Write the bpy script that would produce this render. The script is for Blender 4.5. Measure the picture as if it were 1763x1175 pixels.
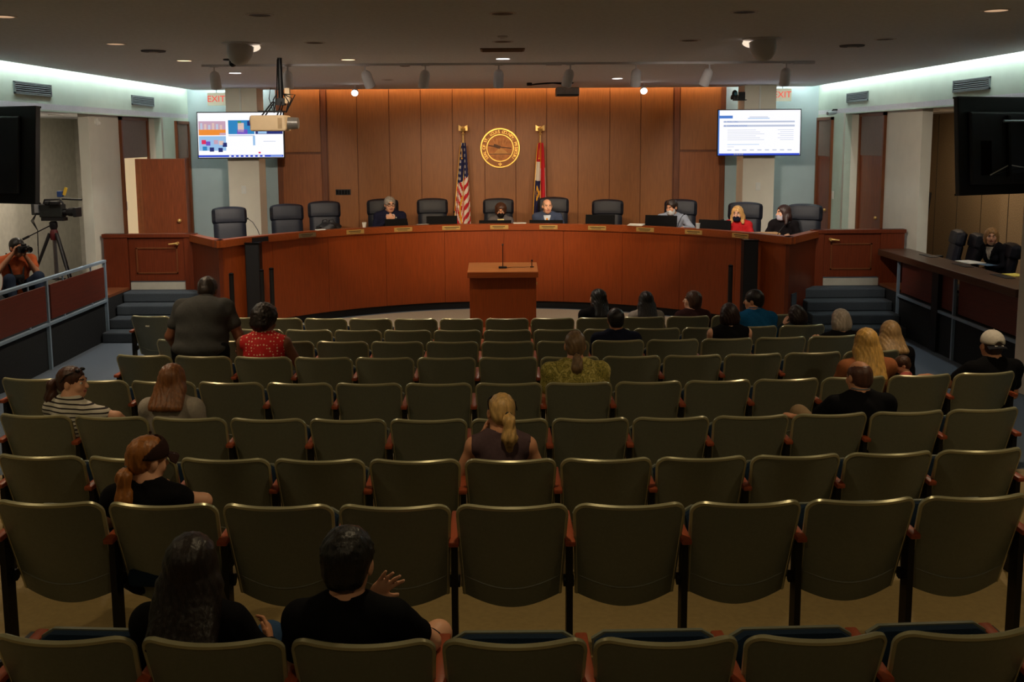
import bpy, bmesh, math, random
import numpy as np
from mathutils import Vector, Matrix
for o in list(bpy.data.objects): bpy.data.objects.remove(o, do_unlink=True)
SC = bpy.context.scene
COL = SC.collection
random.seed(7); rng = np.random.default_rng(7)
PI = math.pi
def R(a): return math.radians(a)
# ------------------------------------------------------------------ camera
CAM_F, CAM_PX, CAM_PY, CAM_TH, CAM_RO = 1714., 868., 457.6, R(7.3), R(.35)
_c, _s, _cr, _sr = math.cos(CAM_TH), math.sin(CAM_TH), math.cos(CAM_RO), math.sin(CAM_RO)
_U = Vector((0, _s, _c)); _FW = Vector((0, _c, -_s)); _X = Vector((1, 0, 0))
_RT = _X*_cr - _U*_sr; _UP = _X*_sr + _U*_cr
CAM = Vector((0, 0, 3.0))
cd = bpy.data.cameras.new('camera'); cam = bpy.data.objects.new('camera', cd); COL.objects.link(cam)
m3 = Matrix((_RT, _UP, -_FW)).transposed()
cam.matrix_world = Matrix.Translation(CAM) @ m3.to_4x4()
cd.sensor_fit = 'HORIZONTAL'; cd.sensor_width = 36.0; cd.lens = 36.0*CAM_F/1763.0
cd.shift_x = (881.5-CAM_PX)/1763.0; cd.shift_y = -(587.5-CAM_PY)/1763.0
cd.clip_start = .05; cd.clip_end = 100
SC.camera = cam
def at(u, v, X=None, Y=None, Z=None):
    """a measured point of the photograph at a known distance, height or offset"""
    d = _RT*((u-CAM_PX)/CAM_F) + _UP*((CAM_PY-v)/CAM_F) + _FW
    t = (X-CAM.x)/d.x if X is not None else (Y-CAM.y)/d.y if Y is not None else (Z-CAM.z)/d.z
    return CAM + d*t
# ------------------------------------------------------------------ world, exposure
w = bpy.data.worlds.new('World'); SC.world = w; w.use_nodes = True
w.node_tree.nodes['Background'].inputs[0].default_value = (.02, .02, .022, 1)
w.node_tree.nodes['Background'].inputs[1].default_value = .3
SC.view_settings.view_transform = 'Standard'; SC.view_settings.look = 'None'
SC.view_settings.gamma = 1; SC.view_settings.use_curve_mapping = False
SC.view_settings.exposure = 0.0
WARM = (1.0, .76, .50); NEUTRAL = (1.0, .86, .70); COOL = (.80, 1.0, .90)
E_TRACK, E_DOWN, E_COVE, E_WALLWASH, E_SCREEN, E_HOUSE = 270, 85, 4.8, 4.5, 1.0, 34
# ------------------------------------------------------------------ materials
MATS = {}
def srgb(h):
    if isinstance(h, str):
        h = h.lstrip('#'); v = [int(h[i:i+2], 16)/255 for i in (0, 2, 4)]
    else: v = [x/255 for x in h]
    return tuple(x/12.92 if x <= .04045 else ((x+.055)/1.055)**2.4 for x in v)
def mat(name, col, rough=.6, metal=0., var=.12, scale=12., stretch=(1, 1, 1), bump=0., spec=.4, emit=0., sheen=0.):
    if name in MATS: return MATS[name]
    if isinstance(col, (str, list)) or max(col) > 1.0: col = srgb(col)
    m = bpy.data.materials.new(name); m.use_nodes = True; nt = m.node_tree; N = nt.nodes; L = nt.links
    b = N['Principled BSDF']
    b.inputs['Roughness'].default_value = rough; b.inputs['Metallic'].default_value = metal
    b.inputs['Specular IOR Level'].default_value = spec
    b.inputs['Base Color'].default_value = (*col, 1)
    if sheen: b.inputs['Sheen Weight'].default_value = sheen
    if emit:
        b.inputs['Emission Color'].default_value = (*col, 1); b.inputs['Emission Strength'].default_value = emit
        b.inputs['Base Color'].default_value = (0, 0, 0, 1) if emit > .5 else (*col, 1)
    if var > 0 and not emit:
        tc = N.new('ShaderNodeTexCoord'); mp = N.new('ShaderNodeMapping'); nz = N.new('ShaderNodeTexNoise')
        mp.inputs['Scale'].default_value = stretch; nz.inputs['Scale'].default_value = scale; nz.inputs['Detail'].default_value = 5
        L.new(tc.outputs['Object'], mp.inputs['Vector']); L.new(mp.outputs[0], nz.inputs['Vector'])
        cr = N.new('ShaderNodeValToRGB')
        lo = [max(0, x*(1-var)) for x in col]; hi = [min(1, x*(1+var)) for x in col]
        cr.color_ramp.elements[0].position = .3; cr.color_ramp.elements[1].position = .7
        cr.color_ramp.elements[0].color = (*lo, 1); cr.color_ramp.elements[1].color = (*hi, 1)
        L.new(nz.outputs['Fac'], cr.inputs['Fac']); L.new(cr.outputs['Color'], b.inputs['Base Color'])
        if bump:
            bp = N.new('ShaderNodeBump'); bp.inputs['Strength'].default_value = bump; bp.inputs['Distance'].default_value = .01
            L.new(nz.outputs['Fac'], bp.inputs['Height']); L.new(bp.outputs[0], b.inputs['Normal'])
    MATS[name] = m; return m
def wood(name, col, rough=.4, var=.25, scale=6., axis='z'):
    st = {'z': (9, 9, .55), 'x': (.55, 9, 9), 'y': (9, .55, 9)}[axis]
    return mat(name, col, rough, var=var, scale=scale, stretch=st, bump=.04)
def dots(name, base, dot, scale=38., thr=.22):
    if name in MATS: return MATS[name]
    m = mat(name, base, .8, var=0); N = m.node_tree.nodes; L = m.node_tree.links; b = N['Principled BSDF']
    tc = N.new('ShaderNodeTexCoord'); vo = N.new('ShaderNodeTexVoronoi'); vo.inputs['Scale'].default_value = scale; vo.inputs['Randomness'].default_value = .25
    L.new(tc.outputs['Object'], vo.inputs['Vector'])
    cr = N.new('ShaderNodeValToRGB'); cr.color_ramp.interpolation = 'CONSTANT'
    cr.color_ramp.elements[0].color = (*srgb(dot), 1); cr.color_ramp.elements[1].color = (*srgb(base), 1); cr.color_ramp.elements[1].position = thr
    L.new(vo.outputs['Distance'], cr.inputs['Fac']); L.new(cr.outputs['Color'], b.inputs['Base Color']); return m
def stripes(name, base, line, freq, duty=.35, axis=2):
    if name in MATS: return MATS[name]
    m = mat(name, base, .8, var=0); N = m.node_tree.nodes; L = m.node_tree.links; b = N['Principled BSDF']
    tc = N.new('ShaderNodeTexCoord'); sx = N.new('ShaderNodeSeparateXYZ'); mu = N.new('ShaderNodeMath'); fr = N.new('ShaderNodeMath')
    mu.operation = 'MULTIPLY'; mu.inputs[1].default_value = freq; fr.operation = 'FRACT'
    L.new(tc.outputs['Object'], sx.inputs[0]); L.new(sx.outputs[axis], mu.inputs[0]); L.new(mu.outputs[0], fr.inputs[0])
    cr = N.new('ShaderNodeValToRGB'); cr.color_ramp.interpolation = 'CONSTANT'
    cr.color_ramp.elements[0].color = (*srgb(line), 1); cr.color_ramp.elements[1].color = (*srgb(base), 1); cr.color_ramp.elements[1].position = duty
    L.new(fr.outputs[0], cr.inputs['Fac']); L.new(cr.outputs['Color'], b.inputs['Base Color']); return m
def swirl(name, a, bcol, c, scale=9.):
    if name in MATS: return MATS[name]
    m = mat(name, a, .8, var=0); N = m.node_tree.nodes; L = m.node_tree.links; b = N['Principled BSDF']
    tc = N.new('ShaderNodeTexCoord'); nz = N.new('ShaderNodeTexNoise'); nz.inputs['Scale'].default_value = scale; nz.inputs['Detail'].default_value = 2; nz.inputs['Distortion'].default_value = 2.5
    L.new(tc.outputs['Object'], nz.inputs['Vector'])
    cr = N.new('ShaderNodeValToRGB'); e = cr.color_ramp.elements
    e[0].color = (*srgb(a), 1); e[0].position = .40; e[1].color = (*srgb(c), 1); e[1].position = .62
    k = e.new(.48); k.color = (*srgb(bcol), 1); k = e.new(.53); k.color = (*srgb(a), 1)
    L.new(nz.outputs['Fac'], cr.inputs['Fac']); L.new(cr.outputs['Color'], b.inputs['Base Color']); return m
# ------------------------------------------------------------------ mesh builder
class MB:
    def __init__(s): s.v = []; s.f = []; s.mi = []; s.cur = 0
    def add(s, vs, fs):
        n = len(s.v); s.v += [tuple(p) for p in vs]; s.f += [tuple(i+n for i in f) for f in fs]; s.mi += [s.cur]*len(fs); return s
    def box(s, c, d, rot=None, bev=0.):
        hx, hy, hz = d[0]/2, d[1]/2, d[2]/2; c = Vector(c)
        if bev:
            bm = bmesh.new(); bmesh.ops.create_cube(bm, size=1)
            for v in bm.verts: v.co = Vector((v.co.x*d[0], v.co.y*d[1], v.co.z*d[2]))
            bmesh.ops.bevel(bm, geom=bm.edges[:], offset=bev, segments=2, affect='EDGES', profile=.5)
            bm.verts.ensure_lookup_table()
            vs = [v.co.copy() for v in bm.verts]; fs = [[v.index for v in f.verts] for f in bm.faces]; bm.free()
        else:
            vs = [Vector((x*hx, y*hy, z*hz)) for z in (-1, 1) for y in (-1, 1) for x in (-1, 1)]
            fs = [(0, 2, 3, 1), (4, 5, 7, 6), (0, 1, 5, 4), (2, 6, 7, 3), (0, 4, 6, 2), (1, 3, 7, 5)]
        if rot is not None: vs = [rot @ v for v in vs]
        return s.add([v+c for v in vs], fs)
    def bb(s, x0, x1, y0, y1, z0, z1, bev=0.):
        return s.box(((x0+x1)/2, (y0+y1)/2, (z0+z1)/2), (abs(x1-x0), abs(y1-y0), abs(z1-z0)), None, bev)
    def cyl(s, a, b, r0, r1=None, n=12, cap=True):
        a = Vector(a); b = Vector(b); r1 = r0 if r1 is None else r1
        d = (b-a).normalized(); t = Vector((1, 0, 0)) if abs(d.x) < .9 else Vector((0, 1, 0))
        p = d.cross(t).normalized(); q = d.cross(p)
        vs = []; fs = []
        for c, r in ((a, r0), (b, r1)):
            for i in range(n): an = 2*PI*i/n; vs.append(c + p*(r*math.cos(an)) + q*(r*math.sin(an)))
        for i in range(n): j = (i+1) % n; fs.append((i, j, n+j, n+i))
        if cap: fs.append(tuple(range(n-1, -1, -1))); fs.append(tuple(range(n, 2*n)))
        return s.add(vs, fs)
    def tube(s, pts, r, n=8):
        pts = [Vector(p) for p in pts]; rs = r if isinstance(r, (list, tuple)) else [r]*len(pts)
        vs = []; fs = []; prev = None
        for i, p in enumerate(pts):
            d = (pts[min(i+1, len(pts)-1)]-pts[max(i-1, 0)]).normalized()
            if prev is None: t = Vector((0, 0, 1)) if abs(d.z) < .9 else Vector((1, 0, 0)); a = d.cross(t).normalized()
            else: a = (prev - d*prev.dot(d)).normalized()
            prev = a; b = d.cross(a)
            for k in range(n): an = 2*PI*k/n; vs.append(p + a*(rs[i]*math.cos(an)) + b*(rs[i]*math.sin(an)))
        m = len(pts)
        for i in range(m-1):
            for k in range(n): k2 = (k+1) % n; fs.append((i*n+k, i*n+k2, (i+1)*n+k2, (i+1)*n+k))
        fs.append(tuple(range(n-1, -1, -1))); fs.append(tuple(range((m-1)*n, m*n)))
        return s.add(vs, fs)
    def lathe(s, prof, c=(0, 0, 0), n=20, axis=None):
        c = Vector(c); M = Matrix.Identity(3) if axis is None else Vector(axis).to_track_quat('Z', 'Y').to_matrix()
        vs = []; fs = []; m = len(prof)
        for r, z in prof:
            for i in range(n): a = 2*PI*i/n; vs.append(c + M @ Vector((r*math.cos(a), r*math.sin(a), z)))
        for i in range(m-1):
            for k in range(n): k2 = (k+1) % n; fs.append((i*n+k, i*n+k2, (i+1)*n+k2, (i+1)*n+k))
        if prof[0][0] > 1e-4: fs.append(tuple(range(n-1, -1, -1)))
        if prof[-1][0] > 1e-4: fs.append(tuple(range((m-1)*n, m*n)))
        return s.add(vs, fs)
    def sphere(s, c, r, n=12, m=8, sc=(1, 1, 1)):
        c = Vector(c); vs = [c+Vector((0, 0, -r*sc[2]))]; fs = []
        for j in range(1, m):
            p = -PI/2+PI*j/m
            for i in range(n): a = 2*PI*i/n; vs.append(c+Vector((r*sc[0]*math.cos(p)*math.cos(a), r*sc[1]*math.cos(p)*math.sin(a), r*sc[2]*math.sin(p))))
        vs.append(c+Vector((0, 0, r*sc[2]))); t = len(vs)-1
        for i in range(n): fs.append((0, 1+(i+1) % n, 1+i)); fs.append((t, t-n+i, t-n+(i+1) % n))
        for j in range(m-2):
            for i in range(n): i2 = (i+1) % n; fs.append((1+j*n+i, 1+j*n+i2, 1+(j+1)*n+i2, 1+(j+1)*n+i))
        return s.add(vs, fs)
    def prism(s, poly, z0, z1):
        n = len(poly); vs = [(x, y, z0) for x, y in poly]+[(x, y, z1) for x, y in poly]
        fs = [tuple(range(n-1, -1, -1)), tuple(range(n, 2*n))]+[(i, (i+1) % n, n+(i+1) % n, n+i) for i in range(n)]
        return s.add(vs, fs)
    def arc(s, cx, cy, r0, r1, z0, z1, a0, a1, n):
        """slab between two radii; angle from +Y, turning to +X"""
        vs = []; fs = []
        for i in range(n+1):
            a = a0+(a1-a0)*i/n; sx, cy_ = math.sin(a), math.cos(a)
            for r, z in ((r0, z0), (r1, z0), (r1, z1), (r0, z1)): vs.append((cx+r*sx, cy+r*cy_, z))
        for i in range(n):
            p, q = 4*i, 4*i+4
            for k in range(4): k2 = (k+1) % 4; fs.append((p+k, p+k2, q+k2, q+k))
        fs.append((3, 2, 1, 0)); fs.append((4*n, 4*n+1, 4*n+2, 4*n+3))
        return s.add(vs, fs)
    def grid(s, fn, nu, nv, closed_u=False):
        vs = [fn(i/nu, j/nv) for j in range(nv+1) for i in range(nu+1)]
        fs = [(j*(nu+1)+i, j*(nu+1)+i+1, (j+1)*(nu+1)+i+1, (j+1)*(nu+1)+i) for j in range(nv) for i in range(nu)]
        return s.add(vs, fs)
    def shell(s, fn, nu, nv):
        """closed shell: fn(u, v, side) with side 0 back, 1 front"""
        n = len(s.v); W = nu+1
        A = [fn(i/nu, j/nv, 0) for j in range(nv+1) for i in range(W)]; B = [fn(i/nu, j/nv, 1) for j in range(nv+1) for i in range(W)]
        o = len(A); fs = []
        for j in range(nv):
            for i in range(nu):
                a, b, c, d = j*W+i, j*W+i+1, (j+1)*W+i+1, (j+1)*W+i
                fs.append((a, b, c, d)); fs.append((o+d, o+c, o+b, o+a))
        for i in range(nu): fs.append((i+1, i, o+i, o+i+1)); k = nv*W+i; fs.append((k, k+1, o+k+1, o+k))
        for j in range(nv): k = j*W; fs.append((k, k+W, o+k+W, o+k)); k = j*W+nu; fs.append((k+W, k, o+k, o+k+W))
        return s.add(A+B, fs)
    def mesh(s, name, mats, smooth=False, fix=True):
        me = bpy.data.meshes.new(name); me.from_pydata(s.v, [], s.f)
        for m in (mats if isinstance(mats, (list, tuple)) else [mats]): me.materials.append(m)
        if max(s.mi, default=0): me.polygons.foreach_set('material_index', s.mi)
        if fix:
            bm = bmesh.new(); bm.from_mesh(me); bmesh.ops.recalc_face_normals(bm, faces=bm.faces[:]); bm.to_mesh(me); bm.free()
        if smooth:
            me.polygons.foreach_set('use_smooth', [True]*len(me.polygons))
            try: me.set_sharp_from_angle(angle=R(40))
            except Exception: pass
        me.update(); return me
def link(name, me, parent=None, loc=(0, 0, 0), rot=(0, 0, 0)):
    o = bpy.data.objects.new(name, me); COL.objects.link(o); o.parent = parent; o.location = loc; o.rotation_euler = rot; return o
def ob(name, mb, mats, parent=None, loc=(0, 0, 0), rot=(0, 0, 0), smooth=False):
    return link(name, mb.mesh(name, mats, smooth), parent, loc, rot)
def tag(o, label, cat, group=None):
    o['label'] = label; o['category'] = cat
    if group: o['group'] = group
    return o
def thing(name, label, cat, loc=(0, 0, 0), rz=0., group=None):
    o = bpy.data.objects.new(name, None); COL.objects.link(o); o.empty_display_size = .1
    o.location = loc; o.rotation_euler = (0, 0, rz); return tag(o, label, cat, group)
def struct(name, mb, mats, smooth=False, label=None):
    o = ob(name, mb, mats, smooth=smooth); o['kind'] = 'structure'
    if label: o['label'] = label
    return o
def copy_tree(o, parent=None):
    c = o.copy(); COL.objects.link(c); c.parent = parent
    for ch in o.children: copy_tree(ch, c)
    return c
ORD = ['zeroth', 'first', 'second', 'third', 'fourth', 'fifth', 'sixth', 'seventh', 'eighth', 'ninth', 'tenth', 'eleventh', 'twelfth', 'thirteenth', 'fourteenth', 'fifteenth', 'sixteenth']
def spot(loc, aim, energy, angle, col, blend=.5, size=.04, parent=None):
    l = bpy.data.lights.new('spot_beam', 'SPOT'); l.energy = energy; l.spot_size = R(angle); l.spot_blend = blend; l.color = col; l.shadow_soft_size = size
    o = bpy.data.objects.new('spot_beam', l); COL.objects.link(o)
    loc = Vector(loc); o.location = loc; o.rotation_euler = (Vector(aim)-loc).to_track_quat('-Z', 'Y').to_euler(); return o
def text_mesh(body, size, depth=.002, align='CENTER'):
    c = bpy.data.curves.new('lettering', 'FONT'); c.body = body; c.size = size; c.extrude = depth; c.align_x = align; c.align_y = 'CENTER'; c.resolution_u = 3
    o = bpy.data.objects.new('lettering', c); COL.objects.link(o)
    dg = bpy.context.evaluated_depsgraph_get(); me = bpy.data.meshes.new_from_object(o.evaluated_get(dg)); bpy.data.objects.remove(o); return me
# ================================================================== THE ROOM
FLOOR_Y = [(-2.5, .417), (3.75, .417), (4.0, .463), (4.4, .463), (11.7, 0.0), (21, 0.0)]
def floor_z(y):
    for (a, za), (b, zb) in zip(FLOOR_Y, FLOOR_Y[1:]):
        if y <= b: return za+(zb-za)*(y-a)/(b-a)
    return 0.
CEIL = 3.955
carpet = mat('blue_grey_carpet', (92, 102, 114), .95, var=.22, scale=160, bump=.25, spec=.1)
stepcarpet = mat('slate_step_carpet', (66, 73, 80), .95, var=.25, scale=140, bump=.3, spec=.1)
tanfloor = mat('tan_floor_tile', (150, 128, 84), .55, var=.10, scale=30, bump=.03)
palefloor = mat('pale_speckled_carpet', (176, 162, 140), .95, var=.16, scale=120, bump=.2, spec=.1)
blackcarpet = mat('charcoal_riser_carpet', (40, 43, 46), .95, var=.2, scale=120, bump=.2, spec=.1)
ceilmat = mat('ceiling_plaster', (236, 238, 246), .9, var=.05, scale=25, bump=.03, spec=.1)
wallmat = mat('off_white_wall_paint', (214, 212, 198), .85, var=.03, scale=4, spec=.15)
bluewall = mat('pale_blue_wall_paint', (172, 190, 192), .85, var=.03, scale=4, spec=.15)
greywall = mat('beige_column_paint', (222, 214, 198), .85, var=.03, scale=5, spec=.15)
blackbase = mat('black_vinyl_base', (22, 22, 24), .6, var=.1)
stone = mat('aggregate_stone', (150, 128, 100), .95, var=.3, scale=60, bump=.6, spec=.1)
wallwood = wood('back_wall_wood', (148, 92, 45), .45, var=.14, scale=9)
trimwood = wood('dark_trim_wood', (112, 62, 32), .45, var=.2)
doorwood = wood('door_walnut', (122, 60, 30), .42, var=.28, scale=7)
daiswood = wood('dais_cherry_wood', (138, 60, 18), .38, var=.16, scale=7)
capwood = wood('dais_cap_wood', (140, 66, 26), .34, var=.16, scale=7, axis='x')
gatewood = wood('gate_wood', (104, 44, 20), .4, var=.18, scale=7)
greypanel = mat('taupe_transom_panel', (124, 108, 98), .7, var=.05)
brass = mat('brass', (220, 180, 108), .3, .55, var=.08)
steel = mat('brushed_steel', (178, 182, 190), .35, .9, var=.05)
railpaint = mat('blue_grey_rail_paint', (128, 150, 170), .45, .2, var=.06)
blackmat = mat('black_plastic', (18, 18, 20), .5, var=.1)
blackgloss = mat('black_gloss', (10, 10, 13), .22, var=0)
whiteplastic = mat('white_plastic', (222, 220, 212), .5, var=.03)
darkred = wood('oxblood_rail_panel', (86, 34, 22), .5, var=.15, axis='y')
# floor: one slab per surface following the rake of the seating
def strip(mb, x0, x1, y0, y1, dz=0., th=.12):
    ys = sorted({y0, y1} | {y for y, _ in FLOOR_Y if y0 < y < y1})
    top = [(y, floor_z(y)+dz) for y in ys]; vs = []; fs = []
    for y, z in top: vs += [(x0, y, z), (x1, y, z), (x1, y, z-th), (x0, y, z-th)]
    for i in range(len(top)-1):
        p, q = 4*i, 4*i+4
        for k in range(4): fs.append((p+k, p+(k+1) % 4, q+(k+1) % 4, q+k))
    fs += [(3, 2, 1, 0), (4*len(top)-4, 4*len(top)-3, 4*len(top)-2, 4*len(top)-1)]
    return mb.add(vs, fs)
fl = struct('floor', strip(MB(), -6.05, 6.05, -2.5, 19.9), carpet, label='blue grey carpet of the hall and its aisles')
SX = 3.72
mbf = MB(); strip(mbf, -4.4, 4.4, -2.4, 8.0, .006, .01); strip(mbf, -SX, SX, 8.0, 12.3, .006, .01)
struct('floor_seating', mbf, tanfloor, label='tan floor under the rows of seats')
# tile joints that show between the two nearest rows
TJ = mat('tile_joint', (96, 80, 52), .8, var=0)
mbj = MB()
for k in range(-9, 10): mbj.bb(k*.46-.003, k*.46+.003, 3.3, 3.74, .4225, .4245)
struct('trim_1', mbj, TJ, label='dark joints between the tan floor tiles')
struct('floor_well', MB().prism([(0+4.7*math.sin(R(a)), 12.66+4.7*math.cos(R(a))) for a in range(-88, 89, 4)], .002, .012), palefloor, label='pale speckled carpet between the front row and the dais')
# ceiling slab with light coves at its side and rear edges
cl = struct('ceiling', MB().bb(-5.98, 5.98, -2.5, 19.52, CEIL, CEIL+.10), ceilmat, label='low dark plaster ceiling with recessed lights')
struct('ceiling_upper', MB().bb(-9, 9, -2.6, 20.4, 4.42, 4.5), ceilmat)
for sx, nm in ((-1, 'left'), (1, 'right')):
    x = sx*6.2
    mb = MB(); mb.bb(x, x+sx*.12, -2.5, 20.2, 3.40, 4.42)            # upper wall and soffit
    mb.bb(x, x+sx*.12, 18.22, 20.2, .0, 3.40)                        # wall beyond the recess
    mb.bb(x, x+sx*.12, -2.5, 9.2, .0, 3.40)
    struct('wall_'+nm, mb, mat('pale_mint_wall_paint', (192, 210, 196), .85, var=.03, scale=4, spec=.15), label=f'pale upper wall on the {nm} lit from a cove')
    xr = sx*6.45
    mb = MB(); mb.bb(xr, xr+sx*.10, 15.68 if sx < 0 else 15.53, 18.3, .5, 3.42); mb.bb(x, xr, 18.22, 18.32, .5, 3.42)
    mb.bb(xr-sx*.0, xr+sx*.16, 15.63 if sx < 0 else 15.48, 15.69 if sx < 0 else 15.54, .5, 3.42)
    struct('wall_recess_'+nm, mb, wallmat, label=f'off white wall below the soffit beside the {nm} gate')
    mb = MB(); mb.bb(sx*8.5, sx*8.62, 4, 20.0, 0, 3.5); mb.bb(sx*6.5, sx*8.6, 19.9, 20.0, 0, 3.5)
    aw = struct('wall_alcove_'+nm, mb, stone if sx > 0 else mat('alcove_plaster', (204, 200, 188), .9, var=.08, scale=8, bump=.05), label=f'rear wall of the {nm} side alcove')
    for k in range(13 if sx > 0 else 9):
        y = 8.2+k*.95
        j = ob('panel_joint', MB().bb(sx*8.49, sx*8.50, y-.004, y+.004, .62, 3.4), mat('stone_joint', (88, 76, 62), .9), aw)
    mb = MB(); mb.bb(sx*6.2, sx*8.6, 4, 20.0, 3.42, 3.5); struct('ceiling_alcove_'+nm, mb, ceilmat)
    mb = MB(); mb.bb(sx*6.02, sx*8.6, 4.0, 15.85, 0, .62); o = struct('floor_platform_'+nm, mb, blackcarpet, label=f'raised charcoal carpeted platform along the {nm} side')
    mb = MB(); mb.bb(sx*6.02, sx*6.46, 15.0, 15.80, .62, .66); struct('trim_ledge_'+nm, mb, trimwood)
    mb = MB(); mb.bb(sx*6.43, sx*6.45, 15.36, 16.2, .66, .78); struct('baseboard_'+nm, mb, blackbase)
    # cove lamp: a slim tube lying behind the edge of the ceiling slab
    tb = tag(ob('cove_tube', MB().cyl((sx*6.05, 10.2, 4.09), (sx*6.05, 19.6, 4.09), .018, n=8), mat('cove_glow', (.94, 1.0, .96), emit=E_COVE*6)), f'cool white light tube hidden in the {nm} ceiling cove', 'cove light', 'cove light tubes')
# rear wall of the hall (behind the camera) and back wall of the dais
struct('wall_rear', MB().bb(-6.3, 6.3, -2.6, -2.5, 0, 4.42), wallmat)
BY = 19.78
bw = struct('wall_back', MB().bb(-6.3, 6.3, BY+.03, BY+.15, 0, 4.42), bluewall, label='pale blue painted wall behind the columns')
ww = struct('wall_back_panelling', MB().bb(-4.44, 4.36, BY+.005, BY+.03, .6, 4.42), trimwood, label='warm brown wood panelled wall behind the dais')
edges = [-3.46]+[at(u, 300, Y=BY).x for u in (617, 672, 726, 780, 835, 888, 941, 995, 1049, 1102)]+[3.34]
for a, b in zip(edges, edges[1:]): ob('panel', MB().bb(a+.006, b-.006, BY-.02, BY+.005, .6, 4.42, .004), wallwood, ww)
for a, b in ((-4.38, -3.60), (3.48, 4.28)):
    ob('panel', MB().bb(a, b, BY-.02, BY+.005, 2.75, 4.42, .004), wallwood, ww)
    ob('door_leaf', MB().bb(a, b, BY-.012, BY+.005, .6, 2.71, .004), wood('door_panel_wood', (146, 86, 46), .45, var=.16), ww)
for x in (-3.53, 3.41, -4.41, 4.32): ob('stile', MB().bb(x-.05, x+.05, BY-.035, BY+.005, .6, 4.42, .004), trimwood, ww)
tag(ob('cove_tube', MB().cyl((-4.3, 19.60, 4.12), (4.3, 19.60, 4.12), .018, n=8), mat('warm_cove_glow', (1., .66, .36), emit=E_WALLWASH*6)), 'warm light tube hidden above the wood panelled wall', 'cove light', 'cove light tubes')
for sx in (-1, 1): tag(ob('cove_tube', MB().cyl((sx*4.6, 19.60, 4.12), (sx*5.95, 19.60, 4.12), .018, n=8), MATS['cove_glow']), f'cool light tube above the blue wall on the {"left" if sx<0 else "right"}', 'cove light', 'cove light tubes')
# stage floor behind the dais
DC = (0., 12.66); DR = 4.8; DA = R(62.6)
def dpt(a, r): return (DC[0]+r*math.sin(a), DC[1]+r*math.cos(a))
poly = [dpt(-DA+2*DA*i/32, DR+.12) for i in range(33)]
poly = [(-6.44, 15.9), (-4.95, 15.9)]+poly+[(4.95, 15.9), (6.44, 15.9), (6.44, BY), (-6.44, BY)]
struct('floor_stage', MB().prism(poly, 0, .62), stepcarpet, label='raised carpeted stage behind the dais')
# columns
for i, (x0, x1) in enumerate(((-5.205, -4.62), (4.525, 5.12))):
    c = struct(f'wall_column_{i+1}', MB().bb(x0, x1, 18.9, 19.42, .6, CEIL+.02), greywall, label=f'beige square column behind the {"left" if i==0 else "right"} screen')
    ob('cable_cover', MB().bb(x0+.27, x0+.30, 18.87, 18.9, 3.45, CEIL), whiteplastic, c)
# lower right pillar at the edge of the view
struct('wall_pillar', MB().bb(5.97, 6.42, 10.85, 11.42, .0, 3.42), greywall, label='pale pillar at the near end of the side desk')
# doors on the recessed side walls
def side_door(n, sx, x, y0, y1, ztop, ztr, leaf_open, label):
    d = thing(f'door_{n}', label, 'door'); d['kind'] = 'structure'; del d['category']
    f = .055
    for y in (y0, y1-f): ob('jamb', MB().bb(x-sx*.05, x+sx*.02, y, y+f, .62, ztop), trimwood, d)
    ob('head', MB().bb(x-sx*.05, x+sx*.02, y0, y1, ztop-f, ztop), trimwood, d)
    ob('transom_panel', MB().bb(x-sx*.02, x+sx*.02, y0+f, y1-f, ztr, ztop-f), greypanel, d)
    if leaf_open:
        ob('glow_panel', MB().bb(x-sx*.012, x+sx*.01, y0+f, y1-f, .62, ztr), mat('corridor_glow', (.80, .62, .36), emit=.49), d)  # glowing cream panel stands in for light from a corridor beyond
    else:
        lf = ob('door_leaf', MB().bb(x-sx*.015, x+sx*.02, y0+f, y1-f, .62, ztr, .003), doorwood, d)
        ob('door_handle', MB().sphere((x-sx*.07, y0+.16, 1.6), .03), brass, lf, smooth=True)
    return d
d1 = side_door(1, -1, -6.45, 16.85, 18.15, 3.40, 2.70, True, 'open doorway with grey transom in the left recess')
side_door(2, -1, -6.2, 18.95, 19.72, 3.36, 2.66, False, 'narrow wood door with grey transom near the left corner')
side_door(3, 1, 6.2, 18.85, 19.74, 3.36, 2.62, False, 'narrow wood door with grey transom near the right corner')
side_door(4, 1, 6.45, 16.9, 18.1, 3.40, 2.66, False, 'wood door with grey transom in the right recess')
# the open leaf of the left doorway
lf = thing('open_door_leaf', 'walnut door standing open behind the left gate', 'door', (-6.42, 17.45, .62), R(0)); lf['kind'] = 'structure'; del lf['category']; lf.name = 'door_5'
lw = ob('leaf', MB().bb(.08, .86, 0, .045, 0, 2.06, .004), doorwood, lf)
ob('knob', MB().sphere((.74, -.05, .98), .035).cyl((.74, 0, .98), (.74, -.05, .98), .014), brass, lf, smooth=True)
ob('plate', MB().bb(.06, .10, -.004, .049, 0, 2.06), mat('door_edge_wood', (128, 70, 36), .5), lf)
ob('side_panel', MB().bb(-.02, .09, .03, .07, 0, 2.06), MATS['door_edge_wood'], lf)
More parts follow.
